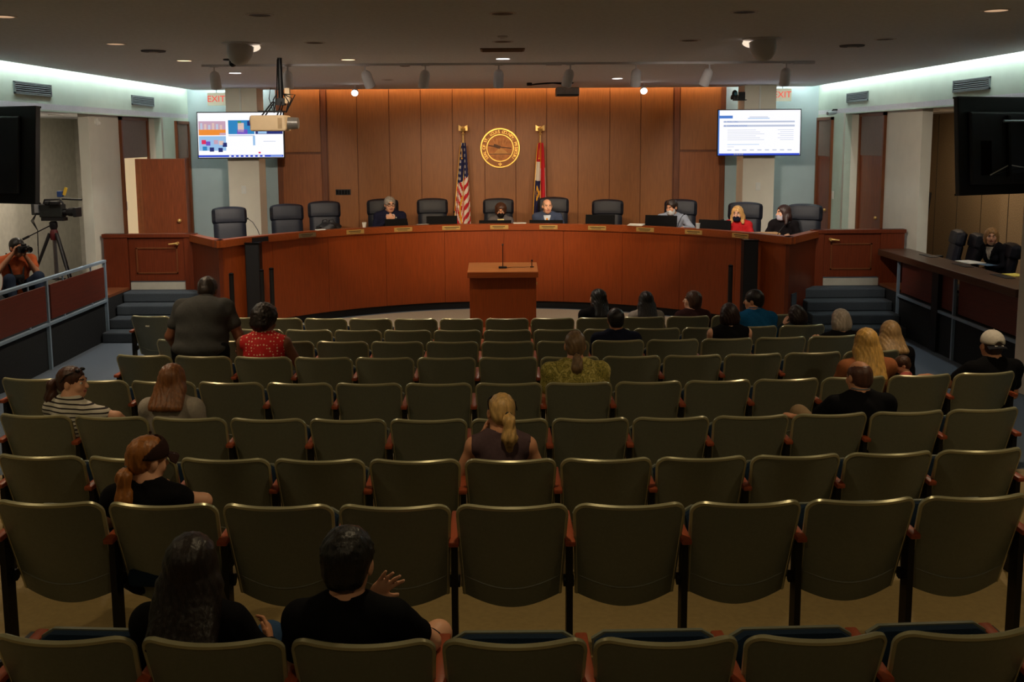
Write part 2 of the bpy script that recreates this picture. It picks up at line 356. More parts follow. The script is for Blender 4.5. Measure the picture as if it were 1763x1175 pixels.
# ================================================================== DAIS
da = thing('dais', 'long curved cherry wood dais with a capped front', 'dais', (0, 0, 0))
NP = 10
for i in range(NP):
    a0 = -DA+2*DA*i/NP; a1 = -DA+2*DA*(i+1)/NP
    ob('front_panel', MB().arc(*DC, DR, DR+.05, .13, 1.40, a0+.0006, a1-.0006, 7), daiswood, da)
ob('kick_base', MB().arc(*DC, DR+.05, DR+.09, .0, .14, -DA, DA, 48), blackbase, da)
ob('cap_rail', MB().arc(*DC, DR-.035, DR+.12, 1.395, 1.505, -DA-.008, DA+.008, 64), capwood, da)
ob('desk_surface', MB().arc(*DC, DR+.12, DR+.95, 1.34, 1.385, -DA+.2, DA-.2, 48), capwood, da)
ob('modesty_panel', MB().arc(*DC, DR+.09, DR+.12, .62, 1.40, -DA+.02, DA-.02, 48), doorwood, da)
for sx in (-1, 1):
    p = Vector((*dpt(sx*DA, DR), 0)); q = Vector((sx*4.95, 15.82, 0)); d = (q-p); ln = d.length; an = math.atan2(d.y, d.x)
    M = Matrix.Rotation(an, 3, 'Z'); nrm = M @ Vector((0, -1, 0)); side = 1
    ob('return_panel', MB().box((p+q)/2+Vector((0, 0, .70))-nrm*(-.0), (ln, .06, 1.40), M), gatewood, da)
    ob('return_cap', MB().box((p+q)/2+Vector((0, 0, 1.45)), (ln+.08, .14, .11), M), capwood, da)
# name plates on the cap rail
plate_us = [(611, 397, 1), (694, 394, 1), (777, 393, 1), (860, 391, 1), (945, 391, 1), (1029, 392, 1), (1112, 394, 1), (1196, 399, 1), (1277, 405, 1), (528, 403, 2), (446, 410, 0)]
silver = mat('pewter_plate', (150, 130, 100), .4, .7, var=.1); engr = mat('engraving', (70, 54, 30), .6, var=0)
for k, (u, v, kd) in enumerate(plate_us):
    x = at(u, v, Y=16.8).x
    a = 0.
    for _ in range(30):
        X, Y = dpt(a, DR-.035); a += ((u-CAM_PX)/CAM_F*Y/1.0 - X)*.12
    g = thing('name_plate', '', 'name plate', (*dpt(a, DR-.037), 1.45), -a, 'plates along the dais cap')
    nm = {1: 'brass name plate', 2: 'dull name plate', 0: 'black blank plate'}[kd]
    order = sorted(q[0] for q in plate_us).index(u)+1
    g['label'] = f'{nm} on the dais cap, {ORD[order]} from the left'
    mtl = {1: brass, 2: silver, 0: blackmat}[kd]
    ob('plate', MB().bb(-.16, .16, -.008, .0, -.036, .036, .002), mtl, g)
    if kd:
        ob('engraved_line', MB().bb(-.12, .10+.02*(k % 3), -.0095, -.0078, .004, .016), engr, g)
        ob('engraved_line', MB().bb(-.10, .09-.02*(k % 2), -.0095, -.0078, -.018, -.010), engr, g)
# gates
for sx, nm in ((-1, 'left'), (1, 'right')):
    g = thing('dais_gate', f'wooden gate with brass lever at the {nm} end of the dais', 'gate', (sx*5.55, 15.85, .62), 0, 'gates to the dais')
    fx = lambda a, b: (min(sx*a, sx*b), max(sx*a, sx*b))
    for a, b in ((-.62, -.44), (.46, .84)): ob('gate_post', MB().bb(*fx(a, b), -.05, .05, -.1 if a < 0 else 0, .90, .004), gatewood, g)
    dl = ob('gate_leaf', MB().bb(-.45, .46, -.03, .03, .14, .84, .003), gatewood, g)
    for a in ((-.33, .33, .66, .68), (-.33, .33, .26, .28)): ob('moulding', MB().bb(a[0], a[1], -.042, -.028, a[2], a[3]), trimwood, dl)
    for a in (-.33, .31): ob('moulding', MB().bb(a, a+.02, -.042, -.028, .26, .68), trimwood, dl)
    ob('gate_cap', MB().bb(*fx(-.64, .86), -.065, .065, .84, .90, .004), gatewood, g)
    ob('kick_plate', MB().bb(-.44, .45, -.032, -.026, .0, .12), mat('pale_kick_plate', (186, 182, 168), .5, .2, var=.05), g)
    hx = -sx*.34
    ob('lever_handle', MB().cyl((hx, -.03, .745), (hx, -.085, .745), .026).tube([(hx, -.085, .745), (hx+sx*.05, -.09, .742), (hx+sx*.13, -.088, .735)], [.017, .014, .010]), brass, g, smooth=True)
    # steps
    st = thing('carpeted_steps', f'slate carpeted steps up to the {nm} dais gate', 'steps', (sx*5.4, 15.0, 0), 0, 'steps to the dais')
    for k in range(4):
        z1 = .155*(k+1); y0 = -.42+.30*k
        ob('step', MB().bb(*fx(-.72+.0*k, .60), y0, .80, z1-.155, z1, .02), stepcarpet, st)
# side railing (left) with oxblood panels
rl = thing('railing', 'blue grey pipe railing with oxblood panels along the left platform', 'railing', (-6.0, 0, 0))
posts = [14.82, 12.9, 10.95, 9.0]
for y in posts: ob('post', MB().bb(-.02, .02, y-.02, y+.02, floor_z(y), 1.21), railpaint, rl)
ob('top_rail', MB().bb(-.028, .028, 9.0, 14.84, 1.185, 1.225, .006), railpaint, rl)
ob('bottom_rail', MB().bb(-.024, .024, 9.0, 14.84, .585, .625, .006), railpaint, rl)
for a, b in zip(posts[1:], posts):
    pn = ob('infill_panel', MB().bb(-.012, .012, a+.09, b-.05, .66, 1.12, .003), darkred, rl)
    for y in (a+.5, b-.5):
        ob('spigot', MB().bb(-.008, .008, y-.012, y+.012, 1.12, 1.186), railpaint, pn); ob('spigot', MB().bb(-.008, .008, y-.012, y+.012, .62, .66), railpaint, pn)
# right: railing posts and long desk
deskwood = wood('dark_side_desk_wood', (74, 52, 38), .32, var=.2, axis='y')
rr = thing('railing', 'blue grey pipe railing below the long side desk on the right', 'railing', (6.0, 0, 0))
for y in (15.0, 13.1, 11.2): ob('post', MB().bb(-.018, .018, y-.018, y+.018, floor_z(y), 1.12), railpaint, rr)
ob('bottom_rail', MB().bb(-.022, .022, 10.9, 15.0, .57, .61, .006), railpaint, rr)
for a, b in ((13.15, 14.95), (11.45, 13.05)): ob('infill_panel', MB().bb(.03, .055, a, b, .64, 1.12, .003), darkred, rr)
sd = thing('side_desk', 'long dark wood desk on the right hand platform', 'desk', (6.0, 0, .62))
ob('desk_top', MB().bb(-.06, .44, 11.43, 15.72, .50, .60, .008), deskwood, sd)
ob('desk_leg', MB().bb(-.03, .10, 13.55, 13.75, -.6, .50), blackmat, sd)
for y in (11.6, 15.2): ob('desk_leg', MB().bb(.32, .42, y, y+.1, 0, .5), blackmat, sd)
for y in (12.3, 13.4, 14.5): ob('cable_tray', MB().bb(.26, .38, y, y+.42, .601, .606), blackmat, sd)
# ================================================================== AUDIENCE SEATING
olive = mat('olive_seat_shell', (110, 114, 100), .42, var=.06, scale=60, bump=.02, spec=.45)
rimm = mat('olive_seat_rim', (176, 172, 138), .28, .35, var=.04, spec=.6)
seatblue = mat('navy_seat_fabric', (20, 36, 54), .9, var=.2, scale=120, bump=.15, spec=.15)
armwood = wood('armrest_wood', (150, 72, 44), .4, var=.2, axis='y')
blackiron = mat('black_iron', (20, 19, 18), .5, .3, var=.1)
def rowf(u, t, side):
    """seat back: u across, t down; origin under the top of the back"""
    x = math.sin((u-.5)*PI)
    hw = .252-.022*t
    r = .06                                             # rounded upper corners
    zt = .85
    ex = abs(x)*hw
    zb = .335-.06*math.cos(x*PI/2)
    top = zt
    if ex > hw-r: top = zt-r+math.sqrt(max(0, r*r-(ex-hw+r)**2))
    z = top+(zb-top)*t
    y = .17*(zt-z)/.45 + .072*x*x*(1-.35*t)
    return Vector((x*hw, y+(.022 if side else 0), z))
CH = {}
CH['seam'] = MB().tube([rowf(.04+.92*k/16, .80, 0)+Vector((0, -.001, .018*abs(k/8-1)**2)) for k in range(17)], .0045, 5).mesh('seam', olive, True)
CH['backrest'] = MB().shell(rowf, 26, 10).mesh('backrest', olive, True)
pts = []
for k in range(9): pts.append(rowf(0, 1-k/8*.999, 0)+Vector((0, .01, 0)))
for k in range(1, 30): pts.append(rowf(k/30, 0, 0)+Vector((0, .01, 0)))
for k in range(9): pts.append(rowf(1, k/8*.999, 0)+Vector((0, .01, 0)))
CH['rim'] = MB().tube(pts, .0125, 6).mesh('rim', rimm, True)
CH['back_cushion'] = MB().shell(lambda u, t, sd: rowf(.07+.86*u, .1+.75*t, 0)+Vector((0, .024+(.03*(math.sin(PI*u)*math.sin(PI*t))**.4 if sd else 0), 0)), 8, 8).mesh('back_cushion', seatblue, True)
def seatf(u, t, sd):                                     # tip-up seat, folded: t=0 top edge
    x = (u-.5)*2; hw = .232-.02*t
    z = .715-.34*t - (.03*math.cos(x*PI/2) if t > .8 else 0)*((t-.8)*5) - (.05*max(0, abs(x)-.8)*5*.6 if t < .12 else 0)
    y = .365-.05*t
    return Vector((x*hw, y-(.0 if sd else .075)*(.4+.6*math.sin(PI*min(1, max(0, t)*.9+.05))), z))
CH['seat'] = MB().shell(seatf, 10, 8).mesh('seat', seatblue, True)
def panf(u, t, sd):
    p = seatf(u, t, 1); return p+Vector((p.x*.04, .004+(.018 if sd else 0), -.012 if t > .9 else (.004 if t < .1 else 0)))
CH['seat_pan'] = MB().shell(panf, 10, 8).mesh('seat_pan', olive, True)
CH['seat_flat'] = MB().box((0, .36, .43), (.45, .42, .09), None, .03).mesh('seat', seatblue, True)
CH['armrest'] = MB().box((-.275, .27, .655), (.05, .36, .028), Matrix.Rotation(R(3), 3, 'X'), .008).mesh('armrest', armwood, True)
CH['standard'] = MB().bb(-.290, -.260, .13, .20, .04, .64).bb(-.286, -.264, .20, .38, .56, .63).bb(-.295, -.255, .06, .36, 0, .04).mesh('standard', blackiron)
CH['hinge'] = MB().cyl((-.30, .2, .42), (-.25, .2, .42), .03, n=10).mesh('hinge', blackiron, True)
CH['number_tag'] = MB().box((0, -.004, .74), (.05, .004, .018), Matrix.Rotation(R(-20), 3, 'X')).mesh('number_tag', mat('pale_tag', (200, 196, 176), .5, var=0))
ROWS = {}
for nm, Y, v, n0, n1 in (('A', 3.30, 1118, -3, 3), ('B', 4.37, 879, -4, 4), ('C', 5.41, 798, -5, 5), ('D', 6.45, 727, -6, 6), ('E', 7.50, 664, -7, 7), ('F', 8.55, 619, -6, 6), ('G', 9.59, 591, -6, 6), ('H', 10.64, 571, -6, 6), ('I', 11.68, 551, -8, 6)):
    z = at(868, v, Y=Y).z
    ROWS[nm] = (Y, z-.85, n0, n1)
ARC_R = 30.
def seat_xy(row, i, frac=0.):
    Y, z, n0, n1 = ROWS[row]; x = (i+frac)*.55+.03
    return Vector((x, Y+ARC_R-math.sqrt(ARC_R*ARC_R-x*x), z)), -math.asin(x/ARC_R)*1.0
PEOPLE_SEATS = {}
def add_chair(row, i, order, occupied, last):
    p, rz = seat_xy(row, i)
    rix = 'ABCDEFGHI'.index(row)
    rown = 'nearest row' if rix == 0 else f'{ORD[rix+1]} row from the back'
    lab = f'olive auditorium seat in the {rown}, {ORD[order]} from the left'
    if occupied: lab += ', occupied'
    t = thing('auditorium_seat', lab, 'seat', p, -rz, 'fixed auditorium seats')
    b = link('backrest', CH['backrest'], t); link('rim', CH['rim'], b); link('seam', CH['seam'], b)
    if row == 'I' and i == -8: link('number_tag', CH['number_tag'], b)
    link('back_cushion', CH['back_cushion'], t)
    if occupied: link('seat', CH['seat_flat'], t)
    else: s_ = link('seat', CH['seat'], t); link('seat_pan', CH['seat_pan'], s_)
    link('armrest', CH['armrest'], t); st = link('standard', CH['standard'], t); link('hinge', CH['hinge'], st)
    if last:
        link('armrest', CH['armrest'], t, (.55, 0, 0)); link('standard', CH['standard'], t, (.55, 0, 0))
OCC = {('A', -2), ('A', -1), ('B', -3), ('C', 0), ('D', -5), ('D', -4), ('D', 4), ('E', 1), ('E', 5), ('E', 7), ('F', -4), ('F', 6), ('G', 2), ('G', 4), ('G', 6), ('H', 5), ('H', 6), ('I', 2), ('I', 3), ('I', 4)}
for r, (Y, z, n0, n1) in ROWS.items():
    for k, i in enumerate(range(n0, n1+1)): add_chair(r, i, k+1, (r, i) in OCC, i == n1)
# ================================================================== DAIS CHAIRS
leather = mat('navy_black_leather', (24, 27, 38), .5, var=.12, scale=40, bump=.05, spec=.3)
EC = {}
def pad(cx, cy, cz, w_, d_, h_, tilt, bul=.02, crown=0.):
    Mx = Matrix.Rotation(R(tilt), 3, 'X')
    def fn(u, t, sd):
        x = (u-.5)*2; zz = (.5-t)*2
        rx = 1-.06*abs(zz)**8; rz_ = 1-.09*abs(x)**8
        b = (1-abs(x)**4)*(1-abs(zz)**4)
        y = (d_/2+bul*b) if sd else -(d_/2+bul*.3*b)
        return Vector((cx, cy, cz)) + Mx @ Vector((x*w_/2*rx, y*(.35+.65*min(1, b*3)), zz*h_/2*rz_ + crown*(1-x*x)*(t < .5)*(.5-t)*2))
    return fn
EC['backrest'] = MB().shell(pad(0, -.22, .78, .54, .10, .56, 8, .025), 12, 12).mesh('backrest', leather, True)
EC['headrest'] = MB().shell(pad(0, -.265, 1.115, .58, .13, .29, 9, .03, .025), 12, 8).mesh('headrest', leather, True)
EC['seat'] = MB().box((0, .05, .50), (.54, .54, .13), None, .045).mesh('seat', leather, True)
for n_, x in (('armrest', -.30), ('armrest_b', .30)):
    EC[n_] = MB().box((x, .05, .70), (.07, .34, .05), None, .02).tube([(x, .18, .69), (x, .20, .58), (x*.85, .12, .47)], .018).tube([(x, -.08, .69), (x, -.1, .58), (x*.85, -.05, .47)], .018).mesh('armrest', blackmat, True)
EC['gas_column'] = MB().cyl((0, .03, .10), (0, .03, .45), .03).mesh('gas_column', blackmat, True)
mb = MB()
for k in range(5):
    a = 2*PI*k/5+.3; mb.tube([(0, .03, .12), (.28*math.cos(a), .03+.28*math.sin(a), .07)], [.035, .02]); mb.sphere((.28*math.cos(a), .03+.28*math.sin(a), .035), .035, 8, 6)
EC['star_base'] = mb.mesh('star_base', blackmat, True)
def exec_chair(label, x, y, z, rz, group='navy leather chairs'):
    t = thing('leather_chair', label, 'chair', (x, y, z), rz, group)
    b = link('backrest', EC['backrest'], t); link('headrest', EC['headrest'], b)
    link('seat', EC['seat'], t); link('armrest', EC['armrest'], t); link('armrest', EC['armrest_b'], t)
    link('gas_column', EC['gas_column'], t); link('star_base', EC['star_base'], t)
    return t
DCH = []
for k, (u, v, y) in enumerate([(398, 360, 16.75), (496, 355, 17.2), (560, 350, 17.7), (660, 346, 18.05), (745, 345, 18.3), (858, 345, 18.4), (952, 343, 18.3), (1045, 347, 18.1), (1170, 347, 17.6), (1280, 352, 16.75), (1382, 355, 16.6)]):
    p = at(u, v, Y=y); h = p.z-.62
    yaw = PI+math.atan2(-p.x, -(y-11.0))*.0+math.atan2(p.x, -(y-10.5))*0
    fa = math.atan2(0-p.x, 8.0-y)            # heading towards the room
    rz = PI - math.atan2(p.x, y-9.0)*.75
    who = {3: 'behind the man in the navy suit', 5: 'behind the curly haired woman in a mask', 6: 'behind the man in the orange tie', 8: 'behind the man in the pale blue shirt', 9: 'behind the blonde woman in red', 10: 'at the right end of the dais'}.get(k)
    if who is None: who = {0: 'empty, at the left end of the dais', 1: 'empty, second from the left end of the dais', 2: 'empty, with a black bag in front of it', 4: 'empty, beside the striped flag', 7: 'empty, between two seated men'}[k]
    c = exec_chair(f'navy leather high back chair {who}', p.x, y, .62, rz, 'leather chairs on the dais')
    c.scale = (1, 1, h/1.26)
    DCH.append((p.x, y, rz))
# chairs at the side desk
for k, (u, v, y) in enumerate([(1648, 397, 14.95), (1681, 403, 14.6), (1740, 420, 13.75)]):
    p = at(u, v, Y=y)
    c = exec_chair(f'dark swivel chair behind the right side desk, {("farthest", "middle", "nearest, behind the seated woman")[k]}', p.x-.25, y, .62, R(78), 'chairs at the side desk'); c.scale = (.95, .95, min(1.0, (p.z-.62)/1.26))
# ================================================================== PODIUM
pod = thing('podium', 'wooden podium with a light sloped top in front of the dais', 'podium', (-.02, 14.0, 0))
ob('body', MB().bb(-.475, .475, .03, .55, 0, 1.07, .006), daiswood, pod)
ob('top', MB().box((0, .28, 1.125), (1.0, .68, .055), Matrix.Rotation(R(4), 3, 'X'), .006), wood('podium_top_wood', (214, 132, 72), .32, var=.12, axis='x'), pod)
ob('lip', MB().bb(-.5, .5, -.075, -.055, 1.04, 1.12, .004), capwood, pod)
g = thing('gooseneck_microphone', 'black gooseneck microphone on the podium top', 'microphone', (-.02, 14.2, 1.145))
ob('base', MB().box((0, 0, .012), (.12, .09, .024), None, .008), blackmat, g)
ob('stem', MB().tube([(0, 0, .02), (0, .005, .2), (0, -.01, .30), (0, -.03, .335)], .006), blackmat, g, smooth=True)
ob('capsule', MB().cyl((0, -.03, .335), (0, -.055, .35), .013, .011), blackmat, g, smooth=True)
ob('cable', MB().tube([(.06, 0, .006), (.15, .05, .006), (.28, .03, .006), (.38, .06, .006)], .005, 6), blackmat, g)
g = thing('small_microphone', 'small black desk microphone at the right of the podium top', 'microphone', (.40, 14.25, 1.15))
ob('base', MB().cyl((0, 0, 0), (0, 0, .01), .03), blackmat, g); ob('stem', MB().cyl((0, 0, .01), (0, 0, .09), .006), blackmat, g); ob('head', MB().sphere((0, 0, .095), .014), blackmat, g)
tag(ob('side_button', MB().cyl((.458, 14.2, .92), (.475, 14.2, .92), .02), brass), 'small brass fitting on the right side of the podium', 'fitting')
# ================================================================== BLACK SPEAKER COLUMNS AND POSTS
for u0, u1, v, nm in ((421, 446, 419, 'left'), (1281, 1306, 414, 'right')):
    y = 15.2; a = at(u0, v, Y=y); b = at(u1, v, Y=y)
    t = thing('speaker_column', f'tall black speaker cabinet against the {nm} end of the dais', 'speaker', ((a.x+b.x)/2, y, 0), 0, 'black speaker cabinets')
    w_ = b.x-a.x
    ob('cabinet', MB().bb(-w_/2, w_/2, 0, .18, 0, a.z, .006), blackmat, t)
    ob('grille', MB().bb(-w_/2+.015, w_/2-.015, -.006, .002, .05, a.z-.03), mat('speaker_grille', (30, 30, 32), .9, var=.3, scale=300), t)
    ob('cap', MB().bb(-w_/2-.005, w_/2+.005, -.01, .19, a.z-.012, a.z+.006), blackgloss, t)
for u, v, y, nm in ((467, 461, 14.9, 'right of the left speaker cabinet'), (398, 470, 14.5, 'left of the left speaker cabinet'), (450, 464, 14.7, 'close beside the left speaker cabinet'), (1258, 456, 14.9, 'beside the right speaker cabinet')):
    p = at(u, v, Y=y)
    t = thing('black_post', f'slim black post standing {nm}', 'post', (p.x, y, 0), 0, 'slim black posts')
    ob('tube', MB().cyl((0, 0, .02), (0, 0, p.z-.03), .035, n=16), blackmat, t, smooth=True)
    ob('foot', MB().cyl((0, 0, 0), (0, 0, .02), .12, .11, n=20), blackmat, t, smooth=True)
    ob('cap', MB().lathe([(.036, 0), (.036, .02), (.02, .03), (0, .032)], (0, 0, p.z-.03)), blackgloss, t, smooth=True)
# ================================================================== THINGS ON THE DAIS
def on_dais(u, r=DR+.42):
    a = 0.
    for _ in range(40):
        X, Y = dpt(a, r); a += ((u-CAM_PX)/CAM_F*Y - X)*.1
    return dpt(a, r), a
scr_off = mat('dark_screen_back', (9, 9, 11), .75, var=.05, spec=.15)
for k, (u, v0, w_, lab) in enumerate([(682, 378, .40, 'in front of the man in the navy suit'), (761, 373, .55, 'in front of the empty chair beside the striped flag'), (853, 383, .58, 'in front of the curly haired woman'), (941, 380, .60, 'in front of the man in the orange tie'), (1034, 371, .52, 'in front of the empty chair between two men'), (1139, 372, .56, 'in front of the man in the pale blue shirt'), (1232, 380, .56, 'in front of the blonde woman in red')]):
    (x, y), a = on_dais(u, DR+.40); zt = at(u, v0, Y=y).z
    t = thing('desk_monitor', f'black desk monitor seen from behind {lab}', 'monitor', (x, y, 1.387), -a*.8, 'monitors on the dais')
    h = max(.14, zt-1.387)
    ob('screen_housing', MB().box((0, 0, h/2+.02), (w_, .035, h-.02), Matrix.Rotation(R(-8), 3, 'X'), .006), scr_off, t)
    ob('stand', MB().bb(-.03, .03, .02, .05, 0, h*.7), blackmat, t); ob('foot', MB().bb(-.11, .11, -.02, .14, 0, .012, .004), blackmat, t)
def goose(u, lab, tipdx, hgt=.26, lean=.12):
    (x, y), a = on_dais(u, DR+.40)
    t = thing('gooseneck_microphone', lab, 'microphone', (x, y, 1.387), 0, 'microphones on the dais')
    ob('base', MB().cyl((0, 0, 0), (0, 0, .02), .045, .04, n=14), blackmat, t, smooth=True)
    ob('stem', MB().tube([(0, 0, .02), (tipdx*.25, 0, hgt*.5), (tipdx*.6, .02, hgt*.85), (tipdx, lean*.6, hgt)], .006, 6), blackmat, t, smooth=True)
    ob('capsule', MB().cyl((tipdx, lean*.6, hgt), (tipdx*1.15, lean*.75, hgt+.005), .014), blackmat, t, smooth=True)
goose(448, 'thin gooseneck microphone at the leftmost dais chair', -.22, .34); goose(780, 'gooseneck microphone left of the striped flag', .02, .30)
goose(1166, 'gooseneck microphone leaning before the man in pale blue', .14, .30); goose(1214, 'gooseneck microphone curving before the blonde woman in red', .30, .22)
goose(1338, 'gooseneck microphone before the dark haired woman in black', .22, .26)
# papers, cups, bag
paper = mat('white_paper', (226, 222, 212), .8, var=.03)
def papers(lab, u, w_, d_, n, cx=None):
    (x, y), a = on_dais(u, DR+.05)
    t = thing('paper_stack', lab, 'papers', (x, y, 1.506), -a+.1, 'papers on the dais')
    for k in range(n): ob('sheet', MB().box((.004*k, .003*k, .004+.006*k), (w_, d_, .005), Matrix.Rotation(R(3*k-3), 3, 'Z')), paper, t)
papers('small stack of white papers on the dais before the man in pale blue', 1096, .26, .2, 4)
papers('white papers on the dais beside the curly haired woman', 895, .22, .16, 2)
papers('white papers on the dais before the left empty chair with the bag', 551, .14, .12, 2)
for u, lab in ((627, 'small white paper cup on the dais left of the man in the navy suit'), (1203, 'clear water glass on the dais beside the man in pale blue')):
    (x, y), a = on_dais(u, DR+.05)
    t = thing('cup', lab, 'cup', (x, y, 1.506)); ob('wall', MB().lathe([(.028, 0), (.038, .085), (.036, .085), (.026, .006)], n=16), paper if u < 700 else mat('frosted_glass', (190, 200, 205), .15, var=0), t, smooth=True)
    ob('rim', MB().lathe([(.036, .083), (.04, .085), (.036, .088)], n=16), paper, t, smooth=True)
(x, y), a = on_dais(566, DR+.5)
t = thing('black_bag', 'crumpled black bag on the dais before an empty chair', 'bag', (x, y, 1.387), 0)
mb = MB()
def bagf(u, tt):
    a_ = 2*PI*u; p = PI*tt; rr_ = 1+.14*math.sin(5*a_+3*p)+.08*math.sin(9*a_-4*p)
    return Vector((.20*math.cos(a_)*math.sin(p)*rr_, .12*math.sin(a_)*math.sin(p)*rr_, .10-.10*math.cos(p)*(1+.15*math.sin(4*a_))))
mb.grid(bagf, 24, 12); ob('pouch', mb, blackmat, t, smooth=True)
for dx in (-.06, .05): ob('strap', MB().tube([(dx-.06, 0, .17), (dx-.04, 0, .24), (dx+.02, .01, .25), (dx+.06, 0, .17)], .010, 6), blackmat, t, smooth=True)
(x, y), a = on_dais(728, DR+.35)
tag(ob('laptop_lid', MB().box((x, y, 1.44), (.22, .02, .12), Matrix.Rotation(-a, 3, 'Z') @ Matrix.Rotation(R(-20), 3, 'X'), .004), mat('silver_lid', (120, 116, 108), .4, .5)), 'silver laptop lid beside the monitor left of the striped flag', 'laptop')
(x, y), a = on_dais(1322, DR+.6)
tag(ob('desk_tray', MB().bb(x-.25, x+.2, y-.1, y+.15, 1.385, 1.46, .006), wood('pale_tray_wood', (206, 158, 108), .5, var=.1)), 'pale wooden box on the desk between the two women on the right', 'box')
# ================================================================== SEAL
gold = mat('gilded_metal', (222, 176, 92), .35, .8, var=.1); sealbrown = mat('seal_bronze', (150, 96, 52), .5, .3, var=.15, scale=20)
sl = thing('wall_seal', 'round bronze and gold county seal on the wood wall', 'seal', (-.066, BY-.022, 2.808))
ax = (0, -1, 0)
ob('disc', MB().lathe([(.0, 0), (.385, 0), (.385, .025), (0, .025)], n=64, axis=ax), sealbrown, sl)
ob('outer_ring', MB().lathe([(.362, .02), (.366, .04), (.388, .04), (.394, .02), (.394, 0)], n=64, axis=ax), gold, sl, smooth=True)
ob('inner_ring', MB().lathe([(.250, .02), (.254, .034), (.268, .034), (.272, .02)], n=64, axis=ax), gold, sl, smooth=True)
txt = 'SEAL OF ST. LOUIS COUNTY, MISSOURI'
tm = MB()
for k, ch in enumerate(txt):
    if ch == ' ': continue
    me = text_mesh(ch, .082, .003)
    a = R(-128)+R(256)*k/(len(txt)-1)
    M = Matrix.Rotation(-a, 3, 'Z')
    vs = [M @ (v.co+Vector((0, .317, 0))) for v in me.vertices]
    tm.add([Vector((p.x, -.028-p.z, p.y)) for p in vs], [tuple(f.vertices) for f in me.polygons]); bpy.data.meshes.remove(me)
ob('lettering', tm, gold, sl)
ob('cross', MB().box((0, -.03, -.315), (.066, .008, .02)).box((0, -.03, -.315), (.02, .008, .066)), gold, sl)
relief = mat('seal_relief_light', (196, 140, 78), .5, .3, var=.1); reld = mat('seal_relief_dark', (84, 52, 30), .5, .3, var=.1)
ob('sky_field', MB().lathe([(0, .024), (.252, .024), (.252, .028), (0, .028)], n=48, axis=ax), mat('seal_field', (172, 108, 54), .5, .3, var=.25, scale=12), sl)
ob('bluff', MB().add([(-.12, -.036, -.10), (.16, -.036, -.10), (.06, -.040, -.02), (-.02, -.04, .0), (-.06, -.04, -.04)], [(0, 1, 2, 3, 4)]).bb(-.2, .2, -.032, -.03, -.11, -.10), relief, sl)
ob('bridge', MB().box((0, -.034, .02), (.46, .006, .02), Matrix.Rotation(R(7), 3, 'Y')).box((-.06, -.036, .03), (.14, .008, .06), Matrix.Rotation(R(20), 3, 'Y')).bb(-.22, .22, -.032, -.028, -.125, -.112), reld, sl)
for k in range(5): ob('ray', MB().box((-.12+.06*k, -.032, .13), (.008, .005, .12), Matrix.Rotation(R(-24+12*k), 3, 'Y')), relief, sl)
# ================================================================== FLAGS
def flag(name, label, x, y, zt, zb, kind):
    t = thing(name, label, 'flag', (x, y, .62))
    H = zt-.62
    ob('pole', MB().cyl((0, 0, 0), (0, 0, H-.12), .014, n=12), brass, t, smooth=True)
    ob('stand', MB().lathe([(.16, 0), (.16, .03), (.06, .06), (.03, .12), (.02, .14)], n=24), brass, t, smooth=True)
    ob('finial', MB().lathe([(.014, H-.17), (.03, H-.15), (.012, H-.12), (.045, H-.08), (.05, H-.05), (.03, H-.02), (0, H)], n=20), brass, t, smooth=True)
    ob('eagle_wings', MB().shell(lambda u, tt, sd: Vector(((u-.5)*.17, .01+(.012 if sd else 0)+.02*abs(u-.5), H-.03-.06*tt+.05*abs(u-.5)*2*(1-tt))), 10, 4), brass, t, smooth=True)
    ct = H-.32; cb = zb-.62; n, m = 34, 90
    red, white, navy, yel = (mat('flag_red', (190, 28, 40), .8, var=.05), mat('flag_white', (226, 214, 200), .8, var=.03), mat('flag_navy', (30, 34, 80), .8, var=.05), mat('flag_gold_fringe', (232, 170, 50), .6, var=.1))
    def P(u, tt):
        wd = (.045+.13*tt**.7) if kind == 'us' else (.05+.10*tt**.6)
        fold = math.sin(u*PI*4.2+2.0*tt)*(.02+.045*tt)
        xo = (-.05*tt if kind == 'us' else -.02*tt)
        zz = ct-(ct-cb)*tt - .03*math.sin(u*5)*tt
        return Vector((xo+(u-.45)*2*wd+.012*math.sin(u*17), -.03+fold, zz))
    mb = MB(); nv = (n+1)*(m+1)
    vs = [P(i/n, j/m) for j in range(m+1) for i in range(n+1)]
    for j in range(m):
        for i in range(n):
            u, tt = (i+.5)/n, (j+.5)/m; a = j*(n+1)+i
            if kind == 'us':
                can = tt < .44-.10*(u-.5); s_ = (tt*1.75 + u*(.55 if u > .45 else -1.1))
                mi = (2 if not (int(u*9+.5*(int(tt*30) % 2)) % 2 == 0 and int(tt*30) % 2 == 0 and i % 2 == 0) else 1) if can else (0 if int(s_*9.5) % 2 == 0 else 1)
                if u < .03 or (abs(u-.55-.2*math.sin(6*tt)) < .035 and tt > .62): mi = 3
            else:
                q = u*1.0
                mi = 0 if u > .52 else (0 if tt < .22 else 1 if tt < .45 else 2)
                if abs(u-.88) < .05 and tt > .3: mi = 1
                if .5 < tt < .68 and (u < .42) and abs(abs(u-.25)+abs(tt-.59)*1.6-.13) < .05: mi = 3
                if u < .03 or (u > .40 and u < .46 and tt < .3): mi = 3
            mb.f.append((a, a+1, a+n+2, a+n+1)); mb.mi.append(mi)
    mb.v = [tuple(v) for v in vs]
    me = mb.mesh('cloth', [red, white, navy, yel], False, fix=False); me.polygons.foreach_set('use_smooth', [True]*len(me.polygons))
    o = link('cloth', me, t); md = o.modifiers.new('thick', 'SOLIDIFY'); md.thickness = .003
    ob('cord', MB().tube([(0, -.03, ct+.02), (-.02, -.05, ct-.1), (-.025, -.06, ct-.28)], .006, 6).sphere((-.025, -.06, ct-.3), .018, 8, 6), MATS['flag_gold_fringe'], t, smooth=True)
